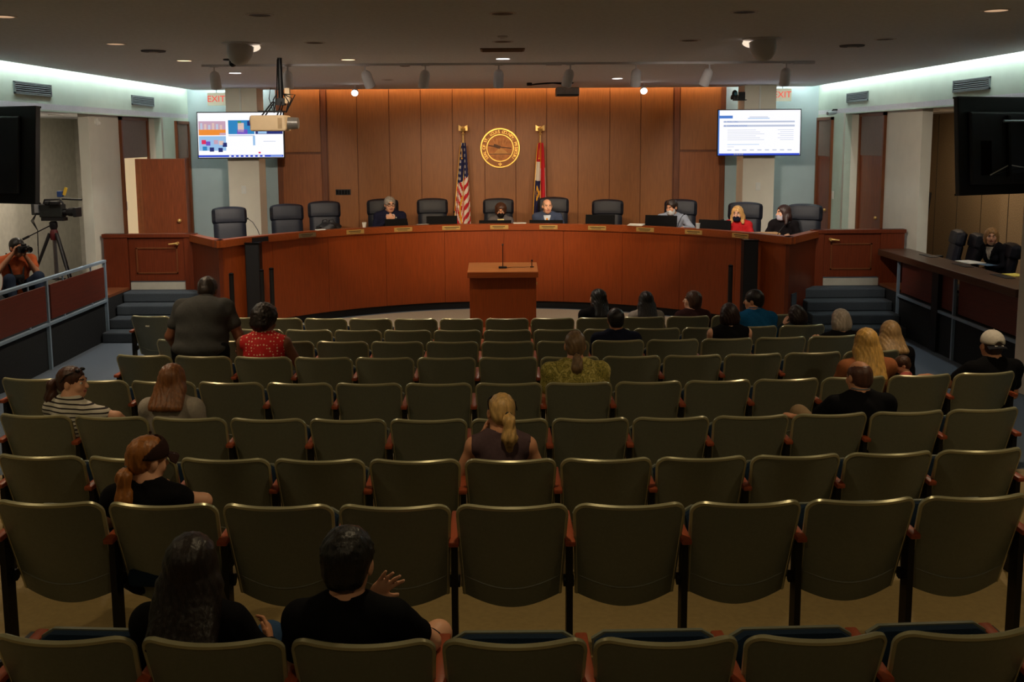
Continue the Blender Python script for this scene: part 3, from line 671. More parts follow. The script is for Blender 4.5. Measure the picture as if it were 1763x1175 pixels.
fl1 = at(797, 217, Y=19.25); flag('flag', 'red white and blue striped flag with stars left of the seal', fl1.x, 19.25, fl1.z, 1.30, 'us')
fl2 = at(930, 217, Y=19.25); flag('flag', 'red white and navy flag right of the seal', fl2.x, 19.25, fl2.z, 1.30, 'mo')
# wall fittings
p = at(591, 331, Y=BY-.02)
t = thing('wall_control_panel', 'black five segment panel on the wood wall left of the seated man', 'wall panel', (p.x, BY-.02, p.z))
ob('plate', MB().bb(-.15, .15, -.02, 0, -.055, .055, .004), blackmat, t)
for k in range(5): ob('segment', MB().bb(-.135+.055*k, -.09+.055*k, -.026, -.018, -.04, .04, .003), blackgloss, t)
def switch(u, v, lab, Y=None, X=None):
    p = at(u, v, Y=Y) if Y else at(u, v, X=X)
    if Y: t = thing('light_switch', lab, 'switch', (p.x, Y, p.z), 0, 'wall switches')
    else: t = thing('light_switch', lab, 'switch', (X, p.y, p.z), R(90 if X < 0 else -90), 'wall switches')
    ob('plate', MB().bb(-.045, .045, -.012, 0, -.075, .075, .004), whiteplastic, t); ob('rocker', MB().bb(-.016, .016, -.018, -.01, -.03, .03, .003), paper, t)
switch(420, 327, 'white switch plate on the left column', Y=18.9); switch(1305, 321, 'white switch plate on the right column', Y=18.9)
switch(217, 355, 'white switch plate on the left recessed wall', X=-6.445); switch(1434, 336, 'grey switch plate beside the right corner door', X=6.195)
for u, v, X, lab in ((57, 153.5, -6.2, 'near'), (246, 174, -6.2, 'far'), (1476, 167, 6.2, 'far'), (1672, 146, 6.2, 'near')):
    p = at(u, v, X=X*.999); sd = 'left' if X < 0 else 'right'; L_ = 1.05
    t = thing('air_vent', f'grey louvred air vent high on the {sd} wall, the {lab} one', 'vent', (X, p.y, p.z), R(90 if X < 0 else -90), 'wall air vents')
    vm = mat('vent_grey', (110, 122, 122), .5, .4, var=.05)
    ob('frame', MB().bb(-L_/2, L_/2, -.02, 0, .06, .08).bb(-L_/2, L_/2, -.02, 0, -.08, -.06).bb(-L_/2, -L_/2+.03, -.02, 0, -.08, .08).bb(L_/2-.03, L_/2, -.02, 0, -.08, .08), vm, t)
    ob('backing', MB().bb(-L_/2+.02, L_/2-.02, -.004, 0, -.065, .065), blackmat, t)
    for k in range(5): ob('louvre', MB().box((0, -.012, -.05+.025*k), (L_-.05, .022, .004), Matrix.Rotation(R(35), 3, 'X')), vm, t)
# EXIT signs
for u, v, sd in ((373, 171, 'left'), (1347, 163.5, 'right')):
    p = at(u, v, Y=19.45)
    t = thing('exit_sign', f'red lettered exit sign partly behind the {sd} column', 'exit sign', (p.x, 19.45, p.z), 0, 'exit signs')
    ob('housing', MB().bb(-.17, .17, -.03, .03, -.12, .12, .006), mat('exit_housing', (.62, .62, .48), emit=.49), t)
    me = text_mesh('EXIT', .17, .002); me.materials.append(mat('exit_red', (1.0, .10, .06), emit=.9))
    link('lettering', me, t, (0 if sd == 'left' else -.01, -.034, 0), (R(90), 0, 0))
    ob('hanger', MB().cyl((0, 0, .12), (0, 0, CEIL-p.z+.02), .01) if CEIL-p.z > .13 else MB().bb(-.05, .05, -.02, .02, .11, .14), steel, t)
p = at(1268, 163, Y=18.6)
t = thing('pan_camera', 'small black dome camera on a bracket at the right column', 'camera', (p.x, 18.75, p.z))
ob('bracket', MB().bb(.0, .22, -.03, .16, -.10, -.085).bb(.1, .22, .1, .16, -.1, .06), blackmat, t)
ob('body', MB().lathe([(.07, -.085), (.075, -.04), (.06, .0)], n=20), blackmat, t, smooth=True); ob('head', MB().sphere((0, -.01, .02), .065, 16, 10, (.8, 1, 1.1)), blackmat, t, smooth=True)
ob('lens', MB().cyl((0, -.06, .02), (0, -.085, .02), .03), mat('lens_glass', (60, 100, 110), .1, var=0), t, smooth=True)
p = at(1437, 191, X=6.15)
t = thing('security_camera', 'small dark bullet camera high on the right wall', 'camera', (6.2, p.y, p.z)); ob('arm', MB().tube([(0, 0, .02), (-.08, 0, .02), (-.1, 0, -.02)], .015), blackmat, t); ob('barrel', MB().cyl((-.04, .0, -.03), (-.2, -.06, -.05), .035), steel, t, smooth=True)
p = at(166, 210, X=-6.44)
t = thing('smoke_sensor', 'small white sensor on the left recessed wall under the soffit', 'sensor', (-6.45, p.y, p.z)); ob('body', MB().lathe([(.06, 0), (.06, .03), (.03, .05), (0, .052)], n=18, axis=(1, 0, 0)), whiteplastic, t, smooth=True); ob('cap', MB().sphere((.05, 0, -.02), .03), whiteplastic, t, smooth=True)
# ================================================================== CEILING FIXTURES
cancol = mat('grey_white_fixture', (222, 218, 224), .5, var=.03)
darkcan = mat('dark_can_interior', (52, 46, 42), .6, var=.1)
lamp_cool = mat('lamp_lit_white', (1., .95, .88), emit=9.); lamp_warm = mat('lamp_lit_warm', (1., .70, .40), emit=2.2); lamp_dim = mat('lamp_dim_amber', (1., .62, .36), emit=.55)
DL = []
cols = [-3.85, -1.87, 0., 1.86, 3.80]
for r_, y in enumerate((7.85, 10.1, 12.25, 14.55, 16.45)):
    for c_, x in enumerate(cols):
        if (r_, c_) in ((3, 1), (3, 3), (4, 0), (4, 4), (2, 4), (3, 4), (2, 3), (3, 2), (4, 2)): continue
        st = 'off'
        if (r_, c_) in ((3, 0), (2, 2), (4, 3)): st = 'bright'
        elif (r_, c_) in ((2, 0), (2, 1)): st = 'warm'
        elif (r_, c_) in ((0, 0), (1, 0), (0, 4)): st = 'dim'
        DL.append((r_, c_, x, y, st))
for r_, c_, x, y, st in DL:
    cn = ['far left', 'left of centre', 'centre', 'right of centre', 'far right'][c_]; rn = ['nearest', 'second', 'third', 'fourth', 'farthest'][r_]
    kind = {'bright': 'brightly lit white', 'warm': 'lit amber', 'dim': 'dimly lit', 'off': 'unlit'}[st]
    t = thing('recessed_downlight', f'{kind} recessed downlight in the {rn} ceiling row, {cn}', 'downlight', (x, y, CEIL), 0, 'recessed downlights')
    ob('trim_ring', MB().lathe([(.085, 0), (.085, -.006), (.105, -.006), (.11, 0)], n=28), cancol, t, smooth=True)
    ob('lens', MB().lathe([(0, -.003), (.084, -.003), (.084, .0), (0, .0)], n=24), {'bright': lamp_cool, 'warm': lamp_warm, 'dim': lamp_dim, 'off': darkcan}[st], t)
    if st != 'off': spot((x, y, CEIL-.02), (x, y, 0), {'bright': E_DOWN*(3.4 if c_ == 0 else 1.6), 'warm': E_DOWN, 'dim': E_DOWN*1.5}[st], 130, NEUTRAL if st == 'bright' else WARM, .7, .08)
# dim house lights over the rows, from the unlit-looking nearest cans behind the frame
for x in (-3.85, 0, 3.8):
    for y in (1.2, 4.6):
        t = thing('recessed_downlight', f'house downlight above the rear seats, {"left" if x<-1 else "right" if x>1 else "centre"}, {"rear" if y<2 else "front"} one', 'downlight', (x, y, CEIL), 0, 'recessed downlights')
        ob('trim_ring', MB().lathe([(.085, 0), (.085, -.006), (.105, -.006), (.11, 0)], n=20), cancol, t, smooth=True)
        ob('lens', MB().lathe([(0, -.003), (.084, -.003), (.084, .0), (0, .0)], n=20), lamp_dim, t)
        spot((x, y, CEIL-.02), (x, y+.9, 0), E_HOUSE*(2.6 if y > 2 else 1.1), 140, (1., .78, .46), .8, .08)
# big swivel spots
for x, y, nm, aimx in ((-2.607, 10.12, 'left', 1), (2.545, 9.98, 'right', -1)):
    t = thing('swivel_spotlight', f'large grey swivel spotlight under the ceiling on the {nm}', 'spotlight', (x, y, CEIL), 0, 'swivel spotlights')
    ob('flange', MB().lathe([(.19, 0), (.19, -.012), (.15, -.016), (0, -.016)], n=32), cancol, t, smooth=True)
    dr = Vector((aimx*.25, .55, -.8)).normalized()
    ob('hood', MB().lathe([(.128, .0), (.132, .05), (.122, .11), (.095, .165), (.055, .20), (.02, .213), (0, .215)], (0, 0, -.01), 28, (aimx*-.22, -.08, -1)), cancol, t, smooth=True)
    ob('lamp', MB().lathe([(.05, 0), (.05, .03), (0, .034)], (aimx*.12, .06, -.03), 16, dr), mat('spot_lens', (1., .8, .6), emit=1.), t)
    spot(Vector((x+aimx*.16, y+.12, CEIL-.09)), (x+aimx*.2, y+6.9, 1.0), 90, 60, NEUTRAL, .7, .06)
# track with nine heads
tr = thing('light_track', 'thin grey lighting track running across the ceiling', 'light track', (0, 12.95, CEIL))
ob('rail', MB().bb(-3.85, 3.9, -.018, .018, -.028, 0), cancol, tr); ob('feed_box', MB().bb(3.72, 3.98, -.035, .035, -.04, 0, .004), cancol, tr); ob('feed_box', MB().bb(.55, .75, -.035, .035, -.04, 0, .004), cancol, tr)
TH = []
aims = [(-6.3, 16.6, 1.6), (-4.7, 18.6, 1.9), (-2.0, 18.4, 1.5), (-.8, 18.8, 1.6), (0., 18.6, 1.7), (.9, 18.6, 1.6), (2.2, 18.3, 1.5), (4.7, 18.6, 1.9), (6.3, 16.6, 1.6)]
for k, (u, v, dx) in enumerate([(370, 150, 0), (496, 150, -.05), (629, 150, .28), (733, 150, -.18), (859, 150, -.04), (982, 148, -.25), (1095, 148, .0), (1221, 145, -.30), (1353, 145, .0)]):
    x = at(u, v, Y=12.95).x
    t = thing('track_spotlight', f'grey cylindrical track spotlight, {ORD[k+1]} from the left', 'spotlight', (x, 12.95, CEIL), 0, 'track spotlights')
    ob('stem', MB().cyl((0, 0, -.02), (0, 0, -.10), .010, n=8).bb(-.05, .05, -.015, .015, -.035, -.02), cancol, t)
    dr = Vector((dx, .42, -1)).normalized()
    # rounded cylinder body: dome at the top, open mouth towards the dais
    h = ob('body', MB().lathe([(0, -.115), (.03, -.108), (.055, -.085), (.066, -.05), (.068, .11), (.060, .115), (.058, .04), (0, .04)], (dx*.1, .03, -.19), 24, dr), cancol, t, smooth=True)
    ob('lamp', MB().lathe([(0, .045), (.055, .045)], (dx*.1, .03, -.19), 16, dr), lamp_warm, t)
    pos = Vector((x, 12.95, CEIL))+Vector((dx*.1, .03, -.19))+dr*.125
    spot(pos, aims[k], E_TRACK*({1: 1.55, 7: 1.55}.get(k, 1.0) if 0 < k < 8 else .75), 44 if 0 < k < 8 else 62, WARM if 2 <= k <= 6 else NEUTRAL, .6, .05)
# two glaring lamps near the panelled wall
for x, y, nm in ((-2.64, 18.0, 'left'), (2.49, 17.9, 'right')):
    t = thing('glowing_spot_lamp', f'small glaring white lamp hanging before the wood wall on the {nm}', 'lamp', (x, y, CEIL), 0, 'glaring spot lamps')
    ob('stem', MB().cyl((0, 0, 0), (0, 0, -.07), .012, n=8), cancol, t)
    ob('shell', MB().lathe([(.0, -.05), (.045, -.04), (.062, .0), (.066, .05), (.058, .05), (.05, .0), (0, -.02)], (0, 0, -.12), 20, (0, -.8, -.45)), cancol, t, smooth=True)
    ob('bulb', MB().lathe([(0, .045), (.05, .03), (.055, .01)], (0, 0, -.12), 16, (0, -.8, -.45)), mat('bulb_glare', (1., .93, .82), emit=30.), t, smooth=True)
t = thing('ceiling_vent', 'flat brown rectangular ceiling vent near the centre', 'vent', (-.004, 11.0, CEIL))
ob('plate', MB().bb(-.24, .24, -.16, .16, -.012, 0, .003), mat('brown_vent', (120, 92, 74), .6), t)
for k in range(6): ob('slat', MB().bb(-.22, .22, -.13+.05*k, -.11+.05*k, -.017, -.010), MATS['brown_vent'], t)
for k, (u, v, lab) in enumerate(((397, 102, 'black gadget'), (264, 87, 'flat grey speaker disc'), (1467, 78, 'flat grey speaker disc'), (697, 112, 'small dark plate'), (865, 62, 'small round sensor'))):
    p = at(u, v, Z=CEIL); side = 'left' if p.x < 0 else 'right'
    t = thing('ceiling_disc', f'{lab} on the ceiling {["above the projector", "at the far left", "at the far right", "left of the track centre", "above the centre vent"][k]}', 'ceiling fitting', (p.x, p.y, CEIL), 0, 'ceiling fittings')
    rr_ = [.09, .13, .13, .07, .05][k]
    ob('disc', MB().lathe([(rr_, 0), (rr_*.95, -.015), (rr_*.5, -.02), (0, -.02)], n=24), [blackmat, mat('speaker_disc_grey', (110, 108, 116), .8), MATS.get('speaker_disc_grey', blackmat), darkcan, cancol][k], t, smooth=True)
    if k == 0: ob('stalk', MB().cyl((0, 0, -.02), (.1, 0, -.06), .02), blackmat, t); ob('eye', MB().sphere((.03, -.03, -.05), .045), blackgloss, t, smooth=True)
    else: ob('boss', MB().lathe([(rr_*.4, -.018), (rr_*.35, -.026), (0, -.028)], n=16), cancol, t, smooth=True)
# ================================================================== PROJECTORS
PY_ = 11.95
a = at(436, 214, Y=PY_); b = at(492, 212, Y=PY_); top = at(470, 199, Y=PY_).z; bot = at(470, 226, Y=PY_).z; px0 = at(468, 95, Z=CEIL).x
t = thing('ceiling_projector', 'cream projector hanging from a black pole left of centre', 'projector', (px0, PY_, CEIL))
cream = mat('cream_plastic', (232, 204, 164), .45, var=.03)
pc = at(466, 213, Y=PY_).x-px0
ob('body', MB().box((pc, 0, (top+bot)/2-CEIL), (.42, .32, top-bot), None, .02), cream, t)
ob('lens_housing', MB().cyl((pc+.20, 0, (top+bot)/2-CEIL), (pc+.33, 0, (top+bot)/2-CEIL), .075, .065, 20), mat('grey_lens_housing', (120, 116, 110), .4, .3), t, smooth=True)
ob('side_vent', MB().bb(pc+.12, pc+.17, -.164, -.158, bot-CEIL+.03, top-CEIL-.03), mat('beige_vent', (190, 160, 120), .6), t)
ob('cap', MB().cyl((pc-.2, 0, top-CEIL-.06), (pc-.24, 0, top-CEIL-.06), .05), cream, t, smooth=True)
ob('pole', MB().cyl((0, 0, 0), (.0, 0, top-CEIL+.18), .028, n=14), blackmat, t, smooth=True)
ob('mount_plate', MB().bb(pc-.12, pc+.16, -.1, .1, top-CEIL+.04, top-CEIL+.055).bb(-.05, .05, -.05, .05, top-CEIL+.12, top-CEIL+.2), blackmat, t)
for dx, dy in ((-.08, -.08), (.10, -.08), (-.08, .08), (.10, .08)): ob('mount_leg', MB().cyl((pc+dx, dy, top-CEIL), (pc*.3+dx*.6, dy*.6, top-CEIL+.16), .009, n=6), blackmat, t)
for k in range(5):
    s_ = (-1)**k; ob('cable', MB().tube([(.02*s_, -.03, -.02), (.035*s_, -.035, -.35), (.04*s_, -.04, top-CEIL+.25), (.10*s_+.02*k, -.05, top-CEIL+.16+.02*k), (.07*s_, -.07, top-CEIL+.03)], .007, 6), blackmat, t, smooth=True)
ob('cable_loop', MB().tube([(-.03, 0, top-CEIL+.3), (-.12, 0, top-CEIL+.32), (-.14, 0, top-CEIL+.2), (-.1, 0, top-CEIL+.06)], .005, 6), blackmat, t)
ob('junction_box', MB().bb(.05, .11, -.03, .03, top-CEIL+.14, top-CEIL+.32, .005), cream, t)
a = at(958, 165, Y=17.6); b = at(995, 165, Y=17.6); zt = at(975, 150, Y=17.6).z
t = thing('short_throw_projector', 'small grey projector under the ceiling before the seal wall', 'projector', ((a.x+b.x)/2, 17.6, CEIL))
ob('body', MB().box((0, 0, zt-.085-CEIL), (.40, .34, .15), None, .02), mat('grey_projector', (134, 126, 122), .5), t)
ob('front_band', MB().bb(-.19, .19, -.176, -.168, zt-.16-CEIL, zt-.13-CEIL), blackmat, t)
ob('mount', MB().cyl((0, 0, 0), (0, 0, zt-CEIL-.0), .03).bb(-.1, .1, -.1, .1, -.02, 0), blackmat, t)
ob('arm', MB().tube([(0, -.05, zt-CEIL+.05), (-.25, -.05, zt-CEIL+.07), (-.55, -.05, zt-CEIL+.05), (-.62, -.05, zt-CEIL+.04)], [.02, .015, .014, .012]), blackmat, t, smooth=True)
ob('arm_head', MB().box((-.66, -.05, zt-CEIL+.05), (.09, .05, .05), None, .01), blackmat, t)
# ================================================================== SCREENS ON THE COLUMNS
def emis(name, c, s=1.): return mat(name, srgb(c), emit=s*E_SCREEN)
SW = emis('screen_white', (250, 250, 255), 1.03); SB = emis('screen_blue', (40, 70, 200)); SGY = emis('screen_grey', (188, 196, 216)); SOR = emis('screen_orange', (236, 140, 50)); STL = emis('screen_teal', (40, 130, 190)); SNV = emis('screen_navy', (24, 40, 110)); SPK = emis('screen_mauve', (196, 160, 180)); SSK = emis('screen_skin', (220, 190, 180)); SRD = emis('screen_red', (220, 40, 90)); SHB = emis('screen_header_blue', (70, 120, 200)); SLB = emis('screen_pale_blue', (150, 190, 230)); SPU = emis('screen_purple', (110, 80, 190)); SDK = emis('screen_ink', (120, 126, 150))
def tv(label, c, w_, h_, rz, rx):
    t = thing('wall_screen', label, 'screen', c, rz, 'lit screens on the columns')
    t.rotation_euler = (R(rx), 0, rz)
    ob('housing', MB().bb(-w_/2, w_/2, 0, .06, -h_/2, h_/2, .006), blackmat, t)
    d = ob('display', MB().bb(-w_/2+.018, w_/2-.018, -.004, .0, -h_/2+.02, h_/2-.018), SW, t)
    ob('mount_arm', MB().bb(-.1, .1, .06, .28, -.1, .1), blackmat, t)
    def q(name, x0, x1, y0, y1, m, lv=1):       # fractions from the upper left corner
        return ob(name, MB().bb((x0-.5)*w_, (x1-.5)*w_, -.004-.0012*lv, -.0038, (.5-y1)*h_, (.5-y0)*h_), m, d)
    return t, q
t, q = tv('lit screen with video tiles on the left column', (-4.87, 18.62, 3.085), 1.60, .86, R(2), -2)
q('tile', .02, .33, .20, .50, SPK); q('tile_strip', .02, .33, .38, .45, SOR, 2); q('tile_strip', .02, .26, .43, .50, SOR, 2)
for k in range(6): q('tile_figure', .04+.045*k, .065+.045*k, .24+.02*(k % 3), .38, SSK if k % 2 else SGY, 2)
q('tile', .02, .33, .52, .83, SLB)
for k, (x, y, m_) in enumerate(((.05, .60, SRD), (.10, .63, SPU), (.19, .60, SPK), (.25, .62, SSK), (.29, .66, SNV), (.06, .74, STL), (.14, .76, SNV), (.24, .77, SNV))): q('tile_figure', x, x+.05, y, y+.09, m_, 2)
q('tile', .36, .66, .18, .48, STL); q('tile_figure', .47, .54, .24, .44, SSK, 2); q('tile_figure', .46, .58, .38, .48, SPU, 2); q('tile_figure', .58, .66, .20, .30, SNV, 2); q('tile_figure', .47, .51, .20, .30, emis('screen_green', (60, 140, 90)), 2)
q('tile', .67, .985, .18, .48, SNV); q('tile_figure', .70, .8, .42, .47, SLB, 2)
q('caption_bar', .36, .66, .50, .52, SGY); q('note', .64, .665, .52, .72, SLB); q('note_line', .76, .90, .63, .64, SGY)
q('taskbar', .01, .985, .925, .97, SB)
for k in range(8): q('task_icon', .36+.055*k, .385+.055*k, .935, .962, SW, 2)
q('badge', .70, .725, .86, .895, SRD, 2); q('clock_text', .84, .97, .94, .955, SLB, 2)
t, q = tv('lit screen with a document agenda on the right column', (4.745, 18.62, 3.075), 1.54, .86, R(-2), -2)
q('tab', .015, .18, .135, .195, SHB); q('heading', .38, .60, .16, .175, SGY)
q('heading', .36, .62, .19, .205, SLB); q('band', .07, .92, .25, .285, SGY); q('band', .07, .92, .335, .375, SGY)
for txt_, x, y in (('A.  ROLL CALL', .08, .267), ('B.  COMMUNICATIONS', .08, .355)):
    me = text_mesh(txt_, .040, .0005, 'LEFT'); me.materials.append(SHB); link('lettering', me, t, ((x-.5)*1.54, -.0075, (.5-y)*.86), (R(90), 0, 0))
for k in range(6): q('text_line', .12, .46+.05*(k % 3), .44+.042*k, .448+.042*k, SGY); q('text_figure', .72+.03*(k % 2), .91, .44+.042*k, .448+.042*k, SGY)
q('text_line', .12, .50, .75, .76, SLB); q('text_line', .12, .20, .80, .808, SGY)
for k in range(9): q('text_figure', .12+.09*k, .17+.09*k, .865, .885, SGY)
q('taskbar', .01, .985, .945, .985, SB); q('edge_glow', .008, .022, .02, .985, SHB)
for k in range(4): q('task_icon', .20+.03*k, .22+.03*k, .95, .98, SDK, 2)
# ================================================================== DARK TELEVISIONS HUNG AT THE SIDES
def bigtv(label, c, w_, h_, rz, rx, back):
    t = thing('hanging_television', label, 'television', c, rz, 'dark hanging televisions'); t.rotation_euler = (R(rx), 0, R(rz))
    ob('housing', MB().bb(-w_/2, w_/2, -.03, .03, -h_/2, h_/2, .008), mat('tv_housing', (32, 34, 40), .5, var=.05), t)
    ob('bezel', MB().bb(-w_/2, w_/2, .03, .036, -h_/2, -h_/2+.02).bb(-w_/2, w_/2, .03, .036, h_/2-.02, h_/2), blackgloss, t)
    ob('display', MB().bb(-w_/2+.02, w_/2-.02, .03, .034, -h_/2+.02, h_/2-.02), blackgloss, t)
    if back:
        ob('rear_hump', MB().bb(-w_/2+.12, w_/2-.12, -.075, -.03, -h_/2+.10, h_/2-.16, .02), mat('tv_back', (50, 53, 62), .45, var=.1), t)
        ob('mount_bar', MB().cyl((-.28, -.11, h_/2-.26), (.6, -.11, h_/2-.26), .014, n=8), steel, t, smooth=True)
        for x in (-.2, .12, .4): ob('mount_bracket', MB().bb(x-.02, x+.02, -.115, -.07, -h_/2+.18, h_/2-.2, .004), blackmat, t)
        for k in range(3): ob('cable', MB().tube([(-.45+.05*k, -.085, -h_/2+.2), (-.2+.1*k, -.10, -h_/2+.30-.04*k), (.2, -.10, -h_/2+.24+.05*k), (.6, -.09, -h_/2+.28)], .006, 6), whiteplastic if k == 0 else blackmat, t, smooth=True)
        ob('rating_label', MB().bb(-.54, -.50, -.078, -.074, -h_/2+.22, -h_/2+.42), mat('label_beige', (140, 132, 100), .6), t)
        ob('socket_panel', MB().bb(-.56, -.42, -.082, -.07, -h_/2+.2, -h_/2+.55), blackgloss, t)
    else:
        ob('rear_hump', MB().bb(-w_/2+.1, w_/2-.2, -.06, -.03, -h_/2+.1, h_/2-.1, .02), mat('tv_back', (50, 53, 62), .45, var=.1), t)
        ob('mount_bracket', MB().bb(-.3, -.1, -.1, -.05, -.2, .2), blackmat, t)
    ob('drop_arm', MB().bb(.52 if back else -.58, .58 if back else -.52, -.14, -.08, 0, (CEIL-c[2])/math.cos(R(rx))-.02), blackmat, t)
Yt = 10.2
a = at(1646, 166, Y=Yt); b = at(1653, 337, Y=Yt); h_ = (a-b).length
w_ = 1.62; rz = 22
cx = a.x+w_/2*math.cos(R(rz)); cy = Yt+w_/2*math.sin(R(rz))
bigtv('large dark television seen from behind with its mount, upper right', (cx+.03, cy, (a.z+b.z)/2), w_, h_, rz, -5, True)
a = at(60, 182, Y=Yt); b = at(68, 352, Y=Yt); h_ = (a-b).length
rz = -22; cx = a.x-w_/2*math.cos(R(rz)); cy = Yt-w_/2*math.sin(R(rz))
bigtv('large dark television hanging at the upper left edge', (cx, cy, (a.z+b.z)/2), w_, h_, rz, -5, False)
# ================================================================== BROADCAST CAMERA ON TRIPOD
TX, TY = -6.78, 14.95
t = thing('tripod', 'black tripod with grey centre column on the left platform', 'tripod', (TX, TY, .62))
zh = at(104, 388, Y=TY).z-.62
for k, a_ in enumerate((R(200), R(325), R(80))):
    dx, dy = math.cos(a_), math.sin(a_)
    lg = ob('leg', MB().cyl((dx*.06, dy*.06, zh-.12), (dx*.26, dy*.26, zh*.45), .026, .022, 10), blackmat, t, smooth=True)
    ob('lower_leg', MB().cyl((dx*.26, dy*.26, zh*.45), (dx*.46, dy*.46, .02), .018, .015, 10), blackmat, lg, smooth=True)
    ob('foot', MB().sphere((dx*.46, dy*.46, .02), .02, 10, 6), blackmat, lg)
ob('centre_column', MB().cyl((0, 0, .28), (0, 0, zh-.1), .030, n=14), mat('grey_column', (120, 122, 124), .35, .7), t, smooth=True)
ob('spreader', MB().tube([(-.2, -.05, .32), (0, 0, .30), (.18, -.12, .32)], .012), blackmat, t)
ob('collar', MB().lathe([(.05, zh-.22), (.06, zh-.18), (.06, zh-.10), (.04, zh-.06)], n=18), mat('dark_red_collar', (90, 26, 28), .5), t, smooth=True)
ob('fluid_head', MB().lathe([(.045, zh-.06), (.06, zh-.02), (.06, zh+.04), (.04, zh+.06)], n=18), blackmat, t, smooth=True)
ob('pan_handle', MB().cyl((-.03, -.04, zh), (-.42, -.12, zh-.20), .009, n=8).cyl((-.33, -.1, zh-.154), (-.42, -.12, zh-.20), .018, n=10), blackmat, t, smooth=True)
cz = zh+.62+.09
t = thing('broadcast_camera', 'black shoulder video camera with lens on the tripod', 'video camera', (TX, TY, cz), R(-8))
dgreen = mat('camera_dark', (30, 34, 32), .5, var=.3, scale=30)
ob('body', MB().box((0, 0, .13), (.36, .14, .20), None, .015), dgreen, t)
ob('battery', MB().box((-.25, 0, .15), (.12, .13, .17), None, .012), mat('battery_grey', (60, 62, 62), .5, var=.2, scale=40), t)
ob('plate', MB().bb(-.16, .2, -.06, .06, -.02, .03), blackmat, t)
ob('handle', MB().tube([(-.14, 0, .23), (-.12, 0, .29), (.12, 0, .30), (.18, 0, .23)], .016), blackmat, t, smooth=True)
ln_ = ob('lens', MB().lathe([(.05, 0), (.055, .05), (.048, .07), (.062, .10), (.07, .22), (.064, .22), (.055, .2), (0, .19)], (.17, 0, .11), 20, (1, 0, 0)), blackmat, t, smooth=True)
ob('lens_hood', MB().bb(.37, .42, -.08, .08, .04, .18, .006), blackmat, ln_)
ob('viewfinder', MB().box((.12, -.12, .25), (.16, .05, .06), None, .01).cyl((.04, -.12, .25), (-.03, -.12, .25), .035), blackmat, t, smooth=True)
ob('top_light', MB().box((.14, 0, .38), (.07, .08, .09), None, .01), mat('blue_camera_light', (40, 70, 130), .4), t)
ob('yellow_tag', MB().box((.22, 0, .42), (.04, .02, .12), Matrix.Rotation(R(20), 3, 'Y')), mat('yellow_tape', (230, 190, 60), .6), t)
ob('receiver', MB().box((-.20, -.085, .17), (.07, .03, .14), None, .006), steel, t)
for k in range(3): ob('cable', MB().tube([(-.22, -.06, .1), (-.27-.02*k, -.08, -.02), (-.22, -.07, -.16), (-.24, -.06, -.4-.12*k)], .006, 6), blackmat, t, smooth=True)
ob('microphone', MB().cyl((.1, .1, .30), (.42, .1, .29), .014, n=10), blackmat, t, smooth=True)
# ================================================================== RIGHT ALCOVE CLUTTER AND DESK THINGS
t = thing('leaning_panels', 'tall dark boards leaning against the stone wall in the right alcove', 'boards', (7.45, 18.0, .62))
for k, (m_, dx) in enumerate(((doorwood, 0), (mat('yellow_board', (150, 112, 50), .6), -.07), (blackmat, .07))): ob('board', MB().box((dx, -.02*k, .85-.08*k), (.035, .5, 1.7-.16*k), Matrix.Rotation(R(6), 3, 'Y')), m_, t)
def desk_paper(lab, u, v, w_, d_, m_, n=1, rz=0.):
    p = at(u, v, Z=1.225); t = thing('paper_sheets', lab, 'papers', (p.x, p.y, 1.222), rz, 'papers on the side desk')
    for k in range(n): ob('sheet', MB().box((.006*k, .004*k, .002+.004*k), (w_, d_, .003), Matrix.Rotation(R(4*k), 3, 'Z')), m_, t)
desk_paper('white papers on the side desk before the seated woman', 1670, 452, .24, .34, paper, 3, R(10)); desk_paper('blue folder on the side desk beside the white papers', 1700, 456, .18, .22, mat('blue_folder', (80, 110, 140), .6), 1, R(12))
desk_paper('yellow note pad at the near end of the side desk', 1748, 474, .2, .26, mat('yellow_pad', (226, 206, 92), .7), 2, R(8))
for k_, (x_, y_, e_) in enumerate(((-7.3, 13.0, 60), (-7.2, 16.2, 140), (6.75, 12.7, 45))):  # the right hand one is an added fill light for the woman's face
    t = thing('alcove_lamp', ['downlight in the left alcove ceiling near the television', 'downlight in the left alcove ceiling above the video camera', 'added fill light in the right alcove ceiling above the side desk'][k_], 'downlight', (x_, y_, 3.42)); ob('lens', MB().lathe([(0, -.01), (.09, -.01), (.09, 0)], n=20), lamp_warm, t); ob('ring', MB().lathe([(.09, -.012), (.11, -.012), (.115, 0)], n=20), cancol, t)
    spot((x_, y_, 3.38), (x_+(-.5 if x_ < 0 else .3), y_+.4, .6), e_, 165, NEUTRAL, .7, .08)
t = thing('alcove_light', 'small amber light on the right alcove ceiling', 'downlight', (7.2, 16.9, 3.42)); ob('lens', MB().lathe([(0, -.01), (.09, -.01), (.09, 0)], n=20), lamp_warm, t); ob('ring', MB().lathe([(.09, -.012), (.11, -.012), (.115, 0)], n=20), cancol, t)
spot((7.2, 16.9, 3.38), (8.0, 17.4, .8), 90, 165, WARM, .7, .08)
